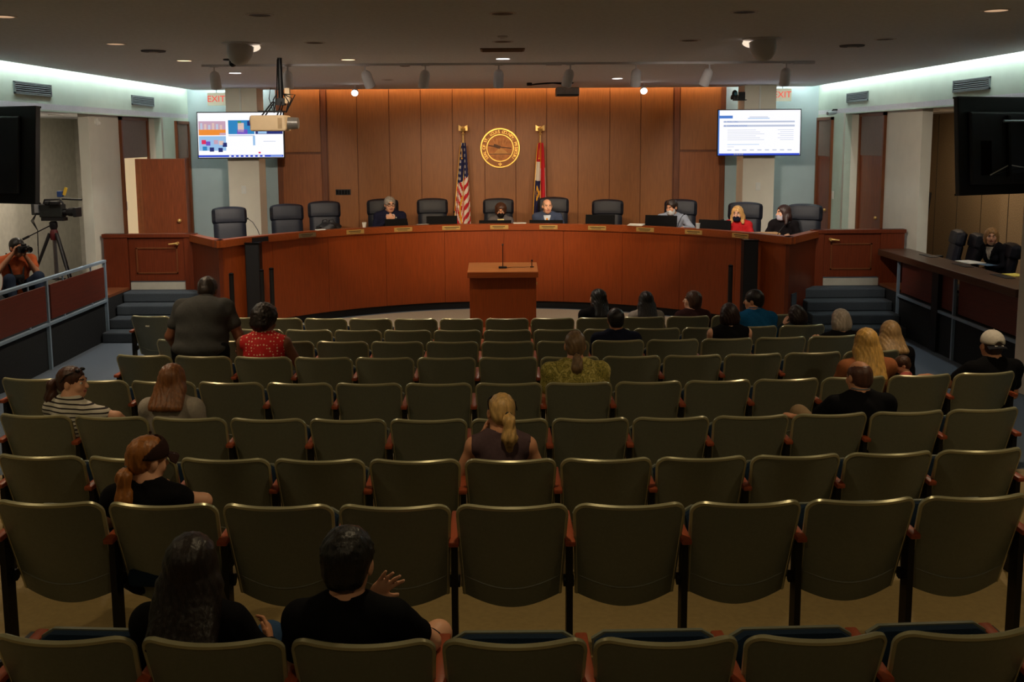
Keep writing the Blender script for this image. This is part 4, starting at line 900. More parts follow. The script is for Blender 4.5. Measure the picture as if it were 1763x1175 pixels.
# ================================================================== PEOPLE: smooth distance fields turned into one continuous surface
def V(*a): return np.array(a, dtype=np.float64)
def rotm(yaw=0, pitch=0, roll=0):
    cy, sy, cp, sp, cr, sr = math.cos(R(yaw)), math.sin(R(yaw)), math.cos(R(pitch)), math.sin(R(pitch)), math.cos(R(roll)), math.sin(R(roll))
    Rz = np.array([[cy, -sy, 0], [sy, cy, 0], [0, 0, 1]]); Rx = np.array([[1, 0, 0], [0, cp, -sp], [0, sp, cp]]); Ry = np.array([[cr, 0, sr], [0, 1, 0], [-sr, 0, cr]])
    return Rz @ Rx @ Ry
class Prim:
    def __init__(s, kind, op='+', k=.03, **kw): s.kind, s.op, s.k = kind, op, k; s.__dict__.update(kw)
    def bounds(s):
        if s.kind == 'cap': return np.minimum(s.a-s.ra, s.b-s.rb), np.maximum(s.a+s.ra, s.b+s.rb)
        if s.kind == 'ell': m = np.abs(s.M) @ s.r; return s.c-m, s.c+m
        return None
def cap(a, b, ra, rb=None, k=.03, op='+'): return Prim('cap', op, k, a=np.array(a, float), b=np.array(b, float), ra=ra, rb=ra if rb is None else rb)
def ell(c, r, M=None, k=.03, op='+'): return Prim('ell', op, k, c=np.array(c, float), r=np.array(r, float), M=np.eye(3) if M is None else M)
def plane(p, n, k=.01): return Prim('plane', 'cut', k, p=np.array(p, float), n=np.array(n, float)/np.linalg.norm(n))
def inflate(pr, t):
    o = []
    for p in pr:
        if p.kind == 'cap': o.append(cap(p.a, p.b, p.ra+t, p.rb+t, p.k, p.op))
        elif p.kind == 'ell': o.append(ell(p.c, p.r+t, p.M, p.k, p.op))
    return o
def axis_coords(lo, hi, h, fine, hf):
    out = [lo]; x = lo
    while x < hi:
        st = hf if any(a-h <= x <= b for a, b in fine) else h
        x += st; out.append(x)
    return np.array(out)
def sdf_mesh(prims, h, fine=(), hf=None, noise=None):
    """returns vertices and quads of the zero level"""
    hf = hf or h
    adds = [p for p in prims if p.op == '+']
    B = [p.bounds() for p in adds]
    lo = np.min([b[0] for b in B], 0)-2.5*h; hi = np.max([b[1] for b in B], 0)+2.5*h
    ax = [axis_coords(lo[i], hi[i], h, [(f[0][i], f[1][i]) for f in fine], hf) for i in range(3)]
    D = np.full([len(a) for a in ax], .2, np.float32)
    for p in prims:
        if p.kind == 'plane':
            d = ((ax[0]-p.p[0])*p.n[0])[:, None, None]+((ax[1]-p.p[1])*p.n[1])[None, :, None]+((ax[2]-p.p[2])*p.n[2])[None, None, :]
            D = np.maximum(D, d.astype(np.float32)); continue
        l, u = p.bounds(); mg = max(.03, p.k*1.3)+h
        sl = tuple(slice(max(0, np.searchsorted(ax[i], l[i]-mg)-1), min(len(ax[i]), np.searchsorted(ax[i], u[i]+mg)+1)) for i in range(3))
        if any(s_.stop-s_.start < 1 for s_ in sl): continue
        x, y, z = ax[0][sl[0]][:, None, None], ax[1][sl[1]][None, :, None], ax[2][sl[2]][None, None, :]
        if p.kind == 'cap':
            ba = p.b-p.a; L2 = max(ba @ ba, 1e-9)
            t = np.clip(((x-p.a[0])*ba[0]+(y-p.a[1])*ba[1]+(z-p.a[2])*ba[2])/L2, 0, 1)
            d = np.sqrt((x-p.a[0]-t*ba[0])**2+(y-p.a[1]-t*ba[1])**2+(z-p.a[2]-t*ba[2])**2)-(p.ra+(p.rb-p.ra)*t)
        else:
            X, Y, Z = x-p.c[0], y-p.c[1], z-p.c[2]; M = p.M
            a, b, c = X*M[0, 0]+Y*M[1, 0]+Z*M[2, 0], X*M[0, 1]+Y*M[1, 1]+Z*M[2, 1], X*M[0, 2]+Y*M[1, 2]+Z*M[2, 2]
            r = p.r; k0 = np.sqrt((a/r[0])**2+(b/r[1])**2+(c/r[2])**2); k1 = np.sqrt((a/r[0]**2)**2+(b/r[1]**2)**2+(c/r[2]**2)**2)
            d = k0*(k0-1)/np.maximum(k1, 1e-6)
        d = d.astype(np.float32); C = D[sl]; k = p.k
        if p.op == '+': hh = np.clip(.5+.5*(C-d)/k, 0, 1); D[sl] = C+(d-C)*hh-k*hh*(1-hh)
        else: hh = np.clip(.5-.5*(C+d)/k, 0, 1); D[sl] = C+(-d-C)*hh+k*hh*(1-hh)
    if noise is not None: D = D+noise(ax[0][:, None, None], ax[1][None, :, None], ax[2][None, None, :]).astype(np.float32)*(np.abs(D) < .08)
    S = D < 0; cnt = np.zeros([n-1 for n in D.shape], np.int8)
    offs = [(i, j, k) for i in (0, 1) for j in (0, 1) for k in (0, 1)]
    n0, n1, n2 = D.shape
    for i, j, k in offs: cnt += S[i:n0-1+i, j:n1-1+j, k:n2-1+k]
    act = (cnt > 0) & (cnt < 8); I = np.argwhere(act); n = len(I)
    idx = np.full(act.shape, -1, np.int32); idx[act] = np.arange(n)
    acc = np.zeros((n, 3)); w_ = np.zeros(n)
    vals = {o: D[I[:, 0]+o[0], I[:, 1]+o[1], I[:, 2]+o[2]] for o in offs}
    for o in offs:
        for a_ in range(3):
            if o[a_]: continue
            q = list(o); q[a_] = 1; q = tuple(q); da, db = vals[o], vals[q]; m = (da < 0) != (db < 0)
            t = np.where(m, da/np.where(da == db, 1, da-db), 0)
            pos = np.stack([ax[c][I[:, c]+o[c]] for c in range(3)], 1)
            pos[:, a_] += t*(ax[a_][I[:, a_]+1]-ax[a_][I[:, a_]])
            acc += pos*m[:, None]; w_ += m
    Vt = acc/np.maximum(w_, 1)[:, None]; Q = []
    for a_ in range(3):
        b, c = (a_+1) % 3, (a_+2) % 3
        sl0 = [slice(None)]*3; sl1 = [slice(None)]*3; sl0[a_] = slice(0, -1); sl1[a_] = slice(1, None)
        s0, s1 = S[tuple(sl0)], S[tuple(sl1)]; E_ = np.argwhere(s0 != s1)
        ok = (E_[:, b] > 0) & (E_[:, c] > 0) & (E_[:, b] < D.shape[b]-1) & (E_[:, c] < D.shape[c]-1); E_ = E_[ok]
        ins = s0[E_[:, 0], E_[:, 1], E_[:, 2]]
        def g(db, dc):
            e = E_.copy(); e[:, b] += db; e[:, c] += dc; return idx[e[:, 0], e[:, 1], e[:, 2]]
        q = np.stack([g(-1, -1), g(0, -1), g(0, 0), g(-1, 0)], 1); q[~ins] = q[~ins][:, ::-1]; Q.append(q)
    return Vt, np.concatenate(Q)
def np_mesh(name, Vt, Q, mats, mi=None):
    me = bpy.data.meshes.new(name); me.vertices.add(len(Vt)); me.vertices.foreach_set('co', Vt.astype(np.float32).ravel())
    me.loops.add(len(Q)*4); me.loops.foreach_set('vertex_index', Q.astype(np.int32).ravel())
    me.polygons.add(len(Q)); me.polygons.foreach_set('loop_start', np.arange(len(Q), dtype=np.int32)*4)
    me.polygons.foreach_set('use_smooth', np.ones(len(Q), bool))
    for m in mats: me.materials.append(m)
    if mi is not None: me.polygons.foreach_set('material_index', mi.astype(np.int32))
    me.update(calc_edges=True); me.validate(); return me
def hairmat(name, col, hi=None):
    return mat('hair_'+name, col, .42, var=.35, scale=55, stretch=(1, 1, .07), bump=.5, spec=.5)
SKIN = {'light': mat('skin_light', (224, 168, 136), .5, var=.04, scale=20, spec=.35), 'tan': mat('skin_tan', (206, 146, 110), .5, var=.04, scale=20, spec=.35), 'brown': mat('skin_brown', (128, 80, 56), .5, var=.05, scale=20, spec=.35), 'mid': mat('skin_mid', (172, 116, 84), .5, var=.04, scale=20, spec=.35)}
LIPS = mat('lip_tone', (168, 92, 84), .45, var=.03); BROW = mat('brow_tone', (74, 54, 40), .7, var=.05)
EYE = MB(); EYE.sphere((0, 0, 0), .012, 10, 8); EYE.cur = 1; EYE.sphere((0, .0065, 0), .0068, 8, 6)
EYEM = EYE.mesh('eye', [mat('eye_white', (226, 220, 212), .25, var=0), mat('iris_dark', (44, 30, 22), .2, var=0)], True)
def cloth(name, col, var=.08): return mat('cloth_'+name, col, .88, var=var, scale=45, bump=.12, spec=.12)
def hand_prims(wr, d, n, thumb, curl=.5, spread=.15, s=1.):
    d = d/np.linalg.norm(d); n = n-d*(n @ d); n /= np.linalg.norm(n); l = np.cross(n, d)
    M = np.stack([l, d, n], 1); P = [ell(wr+d*.048*s, (.041*s, .055*s, .017*s), M, .015)]
    for k, (off, ln) in enumerate(((-.030, .056), (-.010, .068), (.011, .072), (.031, .064))):
        off *= -thumb                                # index finger lies on the thumb's side
        b0 = wr+d*.088*s+l*off*s; d1 = d*math.cos(curl)+n*math.sin(curl)+l*(off*spread*22); d1 /= np.linalg.norm(d1)
        d2 = d*math.cos(curl*2.1)+n*math.sin(curl*2.1)+l*(off*spread*22); d2 /= np.linalg.norm(d2)
        m = b0+d1*ln*.52*s; e = m+d2*ln*.5*s
        P += [cap(b0-d*.012*s, m, .0098*s, .0090*s, .006), cap(m, e, .0090*s, .0072*s, .004)]
    tb = wr+d*.022*s-l*thumb*(-.026)*s*(-1); td = d*.62-l*thumb*.72*1.0+n*.25; td /= np.linalg.norm(td)
    tb = wr+d*.024*s-l*thumb*.026*s
    tm = tb+td*.040*s; te = tm+(td*.75+d*.45)*.030*s
    P += [cap(tb, tm, .0145*s, .0115*s, .010), cap(tm, te, .0112*s, .0088*s, .004)]
    return P
def person(label, loc, rz=0., s=1., stand=False, lean=-6., hunch=8., girth=1., sh=.178, head=(0, 0, 0), skin='light', top=None, sleeve='short', bottom=None, shorts=False, hair='short', hcol='brown', hrgb=(70, 46, 30), hl=.26, arms=None, mask=None, glasses=None, sunglasses=False, cap_=None, female=False, h=.014, hf=.008, HS=1.13, collar=None, tie=None, lapel=None, tailyaw=0., tailpos=None, neck=.056, cat='person', legs=True, jewel=None, knees=None, group=None, neckline=.085, hairnoise=1.):
    """local frame: faces +Y, origin on the floor below the hips"""
    t = thing('person', label, cat, loc, rz, group); t.scale = (s, s, s)
    hz = .90 if stand else .53
    up = V(0, math.sin(R(lean)), math.cos(R(lean))); fw = V(0, math.cos(R(lean)), -math.sin(R(lean)))
    up2 = V(0, math.sin(R(lean+hunch)), math.cos(R(lean+hunch))); fw2 = V(0, math.cos(R(lean+hunch)), -math.sin(R(lean+hunch)))
    pel = V(0, 0, hz); mid = pel+up*.30
    def sp(q, x=0., y=0.): return (pel+up*q if q < .30 else mid+up2*(q-.30))+V(x, 0, 0)+(fw if q < .3 else fw2)*y
    Mt = np.stack([V(1, 0, 0), fw, up], 1); Mu = np.stack([V(1, 0, 0), fw2, up2], 1)
    g = girth; cw = sh/.178
    torso = [ell(sp(0), (.165*g, .125*g, .12), Mt), ell(sp(.16), (.143*g, .112*g, .16), Mt, .06), ell(sp(.33), (.158*cw*(.5+.5*g), .112*g, .17), Mu, .06), ell(sp(.43), (.155*cw, .085*(.5+.5*g), .085), Mu, .05)]
    if g > 1.15: torso.append(ell(sp(.12, 0, .07), (.15*g, .12*g, .15), Mt, .07))
    if female: torso += [ell(sp(.30, x, .075), (.062, .055, .06), Mu, .035) for x in (-.07, .07)]
    for x in (-1, 1): torso += [cap(sp(.46, x*.05), sp(.445, x*sh), .055, .060, .04), cap(sp(.555), sp(.475, x*.11), .045, .048, .04)]
    nb = sp(.53); nt = sp(.598)+fw2*.025
    hc = nt+V(0, .012, .045)+fw2*.008
    H = rotm(*head)
    def hp(x, y, z): return hc+H @ V(x, y, z)
    nk = [cap(nb, nt, neck*1.06, neck, .03), cap(nt, hp(0, -.02, -.03), neck*.98, neck*.95, .03)]
    hd = [ell(hp(0, -.012, .025), (.074, .094, .088), H, .02), ell(hp(0, .028, -.035), (.059, .060, .078), H, .03), ell(hp(0, .036, -.076), (.044, .048, .036), H, .03),
          cap(hp(0, .086, .010), hp(0, .104, -.026), .008, .0135, .010), cap(hp(-.03, .080, .024), hp(.03, .080, .024), .011, .011, .012), ell(hp(0, .085, -.057), (.022, .010, .011), H, .008)]
    for x in (-1, 1): hd += [ell(hp(x*.077, -.008, -.006), (.010, .020, .031), H, .008), ell(hp(x*.031, .096, .006), (.014, .014, .009), H, .010, '-'), ell(hp(x*.04, .06, -.03), (.022, .022, .024), H, .02)]
    c0 = hc+H @ V(0, -.01, -.09)
    def hsc(pr):
        o = []
        for p in pr:
            if p.kind == 'cap': o.append(cap(c0+(p.a-c0)*HS, c0+(p.b-c0)*HS, p.ra*HS, p.rb*HS, p.k, p.op))
            elif p.kind == 'ell': o.append(ell(c0+(p.c-c0)*HS, p.r*HS, p.M, p.k, p.op))
            else: o.append(plane(c0+(p.p-c0)*HS, p.n))
        return o
    hd = hsc(hd)
    # arms
    A = {'L': dict(e=V(-.25, .03, .70), w=V(-.13, .25, .655), d=V(.35, .9, -.05), n=V(0, 0, -1), curl=.4), 'R': dict(e=V(.25, .03, .70), w=V(.13, .25, .655), d=V(-.35, .9, -.05), n=V(0, 0, -1), curl=.4)}
    if stand: A = {'L': dict(e=V(-.27*g, .02, 1.02), w=V(-.27*g, .10, .80), d=V(0, .2, -1), n=V(1, 0, 0), curl=.35), 'R': dict(e=V(.27*g, .02, 1.02), w=V(.27*g, .10, .80), d=V(0, .2, -1), n=V(-1, 0, 0), curl=.35)}
    for kk, vv in (arms or {}).items(): A[kk] = {**A[kk], **{a: (np.array(b, float) if not np.isscalar(b) else b) for a, b in vv.items()}}
    uarm, farm, hands, fine = [], [], [], []
    for kk, x in (('L', -1), ('R', 1)):
        a = A[kk]; S0 = sp(.445, x*sh); ag = .6+.4*g
        uarm.append(cap(S0, a['e'], .053*ag, .042*ag, .035)); farm.append(cap(a['e'], a['w'], .042*ag, .026, .02))
        hands += hand_prims(a['w'], a['d'], a['n'], x, a['curl'], a.get('spread', .12))
        dd = a['d']/np.linalg.norm(a['d'])
        if a.get('fine'): fine.append((np.minimum(a['w'], a['w']+dd*.19)-.06, np.maximum(a['w'], a['w']+dd*.19)+.06))
    fine.append((hc-V(.12, .15, .13), hc+V(.12, .15, .17)))
    # legs
    lg, sh_ = [], []
    if legs:
        for x in (-1, 1):
            if stand: J = [V(x*.10*g, 0, .88), V(x*.11*g, .03, .48), V(x*.11*g, -.02, .09)]
            else: J = [V(x*.095, .02, .51), V(x*.13, .42, .52), V(x*.13, .40, .09)]
            if knees and x in knees: J = [np.array(q, float) for q in knees[x]]
            lg += [cap(J[0], J[1], .088*(.5+.5*g), .060*(.6+.4*g), .03), cap(J[1], J[2], .058*(.6+.4*g), .038, .025)]
            f_ = J[2]+V(0, 0, -.045)
            sh_.append([cap(f_+V(0, -.03, .01), f_+V(x*.02, .15, -.008), .040, .032, .02), cap(J[2]+V(0, 0, .01), f_+V(0, .0, .0), .042, .042, .02)])
    sk = SKIN[skin]
    Vt, Q = sdf_mesh(torso+nk+hd+uarm+farm+hands+lg, h, fine, hf)
    fc = Vt[Q].mean(1); hl_ = ((fc-c0)/HS+c0-hc) @ H
    mi = np.zeros(len(Q), int)
    mi[(np.abs(hl_[:, 0]) < .023) & (np.abs(hl_[:, 2]+.057) < .0085) & (hl_[:, 1] > .07)] = 1
    mi[(np.abs(np.abs(hl_[:, 0])-.033) < .02) & (np.abs(hl_[:, 2]-.030) < .0065) & (hl_[:, 1] > .06)] = 2
    body = link('body', np_mesh('body', Vt, Q, [sk, LIPS, BROW], mi), t)
    for x in (-1, 1):
        e = hp(x*.031, .0725, .006); o = link('eye', EYEM, t, Vector(c0+(e-c0)*HS)); o.scale = (HS, HS, HS); o.rotation_euler = Matrix(H.tolist()).to_euler()
    # clothing
    tm = top if not isinstance(top, tuple) else cloth('%d_%d_%d' % top, top)
    tp = inflate(torso, .013)
    if sleeve == 'long': tp += inflate(uarm, .013)+inflate([cap(p.a, p.a+(p.b-p.a)*.94, p.ra, p.ra+(p.rb-p.ra)*.94, p.k) for p in farm], .012)
    elif sleeve == 'short': tp += inflate([cap(p.a, p.a+(p.b-p.a)*.58, p.ra, p.ra+(p.rb-p.ra)*.58, p.k) for p in uarm], .018)
    elif sleeve == 'cap': tp += inflate([cap(p.a, p.a+(p.b-p.a)*.20, p.ra, p.ra+(p.rb-p.ra)*.2, p.k) for p in uarm], .016)
    if sleeve == 'none': tp += [ell(sp(.43, x*(sh+.065)), (.055, .12, .12), Mu, .012, '-') for x in (-1, 1)]
    tp.append(ell(nb+up2*.055+fw2*.02, (neckline, neckline, .052 if sleeve != 'off' else .085), Mu, .012, '-'))
    if sleeve == 'off': tp.append(ell(sp(.47, 0, .0), (.13, .2, .045), Mu, .015, '-'))
    fz = lambda x, y, z: .0035*np.sin(38*z+9*x+4*np.sin(11*x+5*y))*np.sin(14*x+8*z)
    Vc, Qc = sdf_mesh(tp, h, noise=fz); link('top', np_mesh('top', Vc, Qc, [tm]), t)
    if legs:
        bm_ = cloth('%d_%d_%d' % bottom, bottom)
        ll = lg if not shorts else [cap(p.a, p.a+(p.b-p.a)*.85, p.ra, p.ra+(p.rb-p.ra)*.85, p.k) for p in lg[::2]]
        Vc, Qc = sdf_mesh(inflate([torso[0]], .004)+inflate(ll, .012), h*1.15); link('trousers', np_mesh('trousers', Vc, Qc, [bm_]), t)
        for x, q in zip((-1, 1), sh_): Vc, Qc = sdf_mesh(q, .012); link('shoe', np_mesh('shoe', Vc, Qc, [cloth('shoe', (34, 30, 30))]), t)
    # hair
    hm = hairmat(hcol, hrgb)
    base = [ell(hp(0, -.016, .034), (.087, .105, .094), H, .02)]
    face = ell(hp(0, .118, -.035), (.078, .075, .108), H, .012, '-')
    HP = None; st = 1.
    if hair == 'short': HP = base+[ell(hp(0, -.046, -.022), (.072, .066, .062), H, .02), ell(hp(0, .118, -.045), (.10, .085, .115), H, .012, '-'), plane(hp(0, -.05, -.082), H @ V(0, .25, -1))]+[ell(hp(x*.09, .01, -.03), (.022, .032, .045), H, .01, '-') for x in (-1, 1)]
    elif hair == 'buzz': HP = [ell(hp(0, -.014, .030), (.078, .098, .091), H, .02), ell(hp(0, -.044, -.022), (.066, .062, .06), H, .02), ell(hp(0, .118, -.045), (.11, .088, .125), H, .01, '-')]+[ell(hp(x*.09, .01, -.03), (.022, .032, .05), H, .01, '-') for x in (-1, 1)]
    elif hair == 'bald': HP = [ell(hp(0, -.016, .022), (.080, .099, .084), H, .02), ell(hp(0, -.046, -.022), (.070, .062, .06), H, .02), ell(hp(0, .02, .112), (.056, .095, .048), H, .02, '-'), ell(hp(0, .118, -.02), (.105, .088, .14), H, .01, '-')]+[ell(hp(x*.09, .01, -.03), (.022, .032, .05), H, .01, '-') for x in (-1, 1)]
    elif hair == 'curly':
        HP = [ell(hp(0, -.02, .04), (.105, .118, .112), H, .02), ell(hp(0, -.05, -.03), (.095, .08, .08), H, .03), ell(hp(0, .125, -.04), (.082, .078, .10), H, .012, '-')]; st = 3.
    elif hair == 'bob': HP = base+[ell(hp(x*.066, -.03, -.030), (.036, .058, .088), H, .03) for x in (-1, 1)]+[ell(hp(0, -.06, -.030), (.092, .060, .090), H, .03), face]
    elif hair in ('long', 'straight'):
        HP = base+[ell(hp(x*.064, -.02, -.045), (.034, .068, .10), H, .03) for x in (-1, 1)]+[ell(hp(0, -.06, -.04), (.082, .054, .10), H, .03), face]
        bk = sp(.40, 0, -.17)
        for x in np.linspace(-1, 1, 5):
            a = hp(x*.072, -.075+.03*x*x, -.05); b_ = a*.35+np.array([a[0]*1.15, bk[1]+.012, a[2]])*.65+V(0, 0, -hl); b_[0] = hc[0]+(a[0]-hc[0])*1.32
            HP.append(cap(a, b_, .044, .030, .03))
        if hair == 'long':
            for x in (-1, 1): HP.append(cap(hp(x*.078, -.02, -.06), hp(x*.092, -.005, -.06)+V(0, .03, -hl*.62), .030, .022, .02))
    elif hair == 'pony':
        HP = [ell(hp(0, -.018, .032), (.080, .102, .092), H, .02), ell(hp(0, -.048, -.015), (.070, .064, .062), H, .02), face]+[ell(hp(x*.09, .015, -.03), (.022, .035, .045), H, .01, '-') for x in (-1, 1)]
    ns = None
    def ns(x, y, z):
        if st > 2: return .010*(np.sin(95*x+2*np.sin(60*z))*np.sin(95*y+1.3)*np.sin(90*z+2*np.sin(50*x)))
        if hair in ('short', 'buzz', 'bald'): return hairnoise*.0035*np.sin(120*x+3*np.sin(40*z))*np.sin(105*y+2)*np.sin(98*z+3*np.sin(45*x))
        return hairnoise*.0028*np.sin(190*x+6*np.sin(16*z+3*x)+60*(y-hc[1])*np.sign(1))
    if HP is not None:
        Vc, Qc = sdf_mesh(hsc(HP), min(h, .011), (), None, ns); hb = link('hair', np_mesh('hair', Vc, Qc, [hm]), t)
    if hair == 'pony':
        tp0 = V(*(tailpos or (0, -.118, .01))); q0 = c0+(hp(*tp0)-c0)*HS; Mz = rotm(tailyaw); dn = Mz @ V(0, -1, 0)
        q1 = q0+dn*.045+V(0, 0, -.03); q2 = q1+dn*.01+V(0, 0, -hl*.5); q3 = q2-dn*.015+V(0, 0, -hl*.5)
        Vc, Qc = sdf_mesh([cap(q0, q1, .022, .034, .02), cap(q1, q2, .036, .046, .04), cap(q2, q3, .046, .016, .04)], .010, (), None, lambda x, y, z: .004*np.sin(170*x+5*np.sin(14*z))); link('ponytail', np_mesh('ponytail', Vc, Qc, [hm]), hb)
        ob('hair_tie', MB().lathe([(.019, -.008), (.025, 0), (.019, .008)], Vector(q0+dn*.012), 14, Vector(dn)), blackmat, hb, smooth=True)
    Hm = Matrix(H.tolist()); hcv = Vector(hc)
    c0v = Vector(c0)
    def hv(x, y, z): return c0v+(hcv+Hm @ Vector((x, y, z))-c0v)*HS
    if mask:
        mp_ = [ell(hp(0, .028, -.035), (.068, .070, .084), H, .03), ell(hp(0, .04, -.076), (.053, .055, .042), H, .03), cap(hp(0, .09, -.004), hp(0, .108, -.028), .012, .017, .012), plane(hp(0, 0, -.004), H @ V(0, .25, 1)), plane(hp(0, .012, 0), H @ V(0, -1, .1)), plane(hp(0, 0, -.112), H @ V(0, 0, -1))]
        Vc, Qc = sdf_mesh(hsc(mp_), .009); mk = link('face_mask', np_mesh('face_mask', Vc, Qc, [cloth('mask_%d' % mask[0], mask)]), t)
        for x in (-1, 1): ob('ear_loop', MB().tube([hv(x*.060, .045, -.03), hv(x*.076, .01, -.012), hv(x*.082, -.015, -.008)], .0025, 5), cloth('mask_%d' % mask[0], mask), mk)
    if glasses:
        gm = mat('glasses_frame', (40, 34, 30), .3, .5, var=0); gl = ob('glasses', MB().tube([hv(-.012, .104, .008), hv(.012, .104, .008)], .003, 5), gm, t)
        for x in (-1, 1):
            ob('rim', MB().tube([hv(x*.034+.024*math.cos(a_), .101-.010*abs(.034+x*.024*math.cos(a_))/.05*.6, .006+.017*math.sin(a_)) for a_ in [2*PI*k/14 for k in range(15)]], .0028, 5), gm, gl); ob('temple_arm', MB().tube([hv(x*.06, .092, .008), hv(x*.078, .03, .01), hv(x*.08, -.01, .006)], .003, 5), gm, gl)
    if sunglasses:
        gm = mat('sunglass_black', (16, 14, 16), .15, var=0); gl = ob('sunglasses', MB().tube([hv(-.02, .064, .096), hv(.02, .064, .096)], .004, 6), gm, t)
        for x in (-1, 1):
            ob('lens', MB().sphere(hv(x*.036, .056, .094), .026, 12, 8, (1, .7, .55)), gm, gl, smooth=True); ob('temple_arm', MB().tube([hv(x*.062, .045, .092), hv(x*.084, -.01, .070), hv(x*.086, -.05, .02)], .0045, 6), gm, gl, smooth=True)
    if cap_:
        cm = cloth('cap_%d_%d_%d' % cap_['col'], cap_['col']); back = cap_.get('back', False)
        sgn = -1 if back else 1
        cp = [ell(hp(0, -.014, .040), (.090, .110, .098), H, .02), plane(hp(0, 0, .022), H @ V(0, .10*sgn, -1))]
        if back: cp.append(ell(hp(0, -.12, .030), (.034, .05, .032), H, .004, '-'))
        if cap_.get('visor'): cp.append(ell(hp(0, -.05, .07), (.075, .10, .12), H, .01, '-'))
        Vc, Qc = sdf_mesh(hsc(cp), .009); cc = link('cap', np_mesh('cap', Vc, Qc, [cm]), t)
        ob('brim', MB().shell(lambda u, v_, sd: hv((u-.5)*.16, sgn*(.075+v_*.085*math.cos((u-.5)*2.3)), .034-.018*v_-.05*(u-.5)**2*4*.5+(.006 if sd else 0)), 12, 6), cloth('cap_brim_%d' % cap_['col'][0], cap_.get('brim', cap_['col'])), cc, smooth=True)
        ob('button', MB().sphere(hv(0, -.014, .138), .009, 8, 6), cm, cc)
        if back: ob('strap', MB().tube([hv(-.036, -.114, .024), hv(0, -.124, .022), hv(.036, -.114, .024)], .008, 6), cm, cc)
    if collar:
        cm = cloth('collar_%d_%d_%d' % collar, collar); c0 = nb+up2*.03
        ob('collar', MB().tube([Vector(c0+V(.068*math.sin(a_), 0, 0)+fw2*(.066*math.cos(a_)+.012)+up2*(.012-.03*max(0, math.cos(a_)))) for a_ in [2*PI*k/20 for k in range(21)]], .008, 6), cm, t, smooth=True)
    if lapel:       # shirt front, tie and jacket lapels
        sf = mat('shirt_front_%d' % lapel[0], lapel, .8, var=.03) if isinstance(lapel, tuple) else lapel
        ob('shirt_front', MB().shell(lambda u, v_, sd: Vector(sp(.50-.22*v_, (u-.5)*(.125*(1-v_)+.01), .122+.03*v_*(1-v_)+(.012 if sd else 0)-.045*(1-v_)**3)), 8, 8), sf, t, smooth=True)
        if tie:
            ob('tie', MB().shell(lambda u, v_, sd: Vector(sp(.475-.22*v_, (u-.5)*(.03+.03*v_), .137+.03*v_*(1-v_)+(.010 if sd else 0)-.045*(1-v_)**3)), 4, 8), cloth('tie_%d_%d' % tie[:2], tie), t, smooth=True)
        for x in (-1, 1): ob('lapel', MB().shell(lambda u, v_, sd: Vector(sp(.49-.21*v_, x*(.058*(1-v_)+.012+.05*u*math.sin(PI*min(1, .15+v_))), .125+.03*v_*(1-v_)+(.010 if sd else 0)-.05*(1-v_)**3)), 4, 8), tm, t, smooth=True)
    if jewel: ob('necklace', MB().tube([Vector(nb+V(.085*math.sin(a_), 0, 0)+fw2*(.075*math.cos(a_)+.045)+up2*(.0-.12*max(0, math.cos(a_))**2)) for a_ in [2*PI*k/24 for k in range(25)]], .007, 6), mat('necklace_dark', jewel, .3, var=.1), t, smooth=True)
    return t, hv
def head_local(stand, lean, hunch):
    hz = .90 if stand else .53
    u1 = V(0, math.sin(R(lean)), math.cos(R(lean))); u2 = V(0, math.sin(R(lean+hunch)), math.cos(R(lean+hunch))); f2 = V(0, math.cos(R(lean+hunch)), -math.sin(R(lean+hunch)))
    return V(0, 0, hz)+u1*.30+u2*.298+f2*.033+V(0, .012, .045)
def place(u, vtop, hip_y, floor, rz, kw, smin=.88, smax=1.12):
    """stand a figure so that the crown of the head is at the height and bearing read from the photograph"""
    hl_ = head_local(kw.get('stand', False), kw.get('lean', -6.), kw.get('hunch', 8.)); topz = hl_[2]+.128+(kw.get('HS', 1.13)-1)*.218
    hy = hip_y+hl_[1]*math.cos(rz)
    p = at(u, vtop, Y=hy); s = max(smin, min(smax, (p.z-floor)/topz)); dz = p.z-floor-s*topz
    x = p.x+hl_[1]*math.sin(rz)*s
    return (x, hip_y, floor+dz), s
def audience(label, row, idx, u, vtop, hip=.33, **kw):
    c, rz = seat_xy(row, idx); kw.setdefault('rz', -rz)
    loc, s = place(u, vtop, c.y+hip, c.z, kw['rz'], kw)
    return person(label, loc, s=s, **kw)
BLK = (16, 15, 17)
audience('woman with long near-black hair in black, nearest row on the left', 'A', -2, 328, 917, hip=.27, HS=1.24, hair='long', hcol='black_brown', hrgb=(30, 20, 17), hl=.16, top=BLK, sleeve='long', bottom=(52, 78, 112), head=(4, -4, 0), skin='tan', h=.013, hf=.008, sh=.185, female=True,
         arms={'R': dict(e=(.30, .02, .80), w=(.27, .22, .74), d=(-.2, .6, .55), n=(-1, 0, 0), curl=.5, fine=1)}, knees={1: [(.095, .02, .51), (.22, .40, .68), (.16, .40, .25)]})
audience('young man with short black hair in a black tee, hand spread beside his neck', 'A', -1, 597, 906, hip=.25, lean=-9., HS=1.28, hair='short', hcol='raven', hrgb=(20, 17, 16), top=(14, 14, 16), sleeve='short', bottom=(24, 24, 28), shorts=True, head=(-6, -6, 0), skin='light', h=.013, hf=.0065, sh=.20, hairnoise=2.2,
         arms={'R': dict(e=(.335, .10, .79), w=(.085, .13, .985), d=(.55, -.12, .62), n=(.25, -.9, -.1), curl=.12, spread=.42, fine=1)}, knees={1: [(.095, .02, .51), (.34, .42, .66), (.05, .52, .50)]})
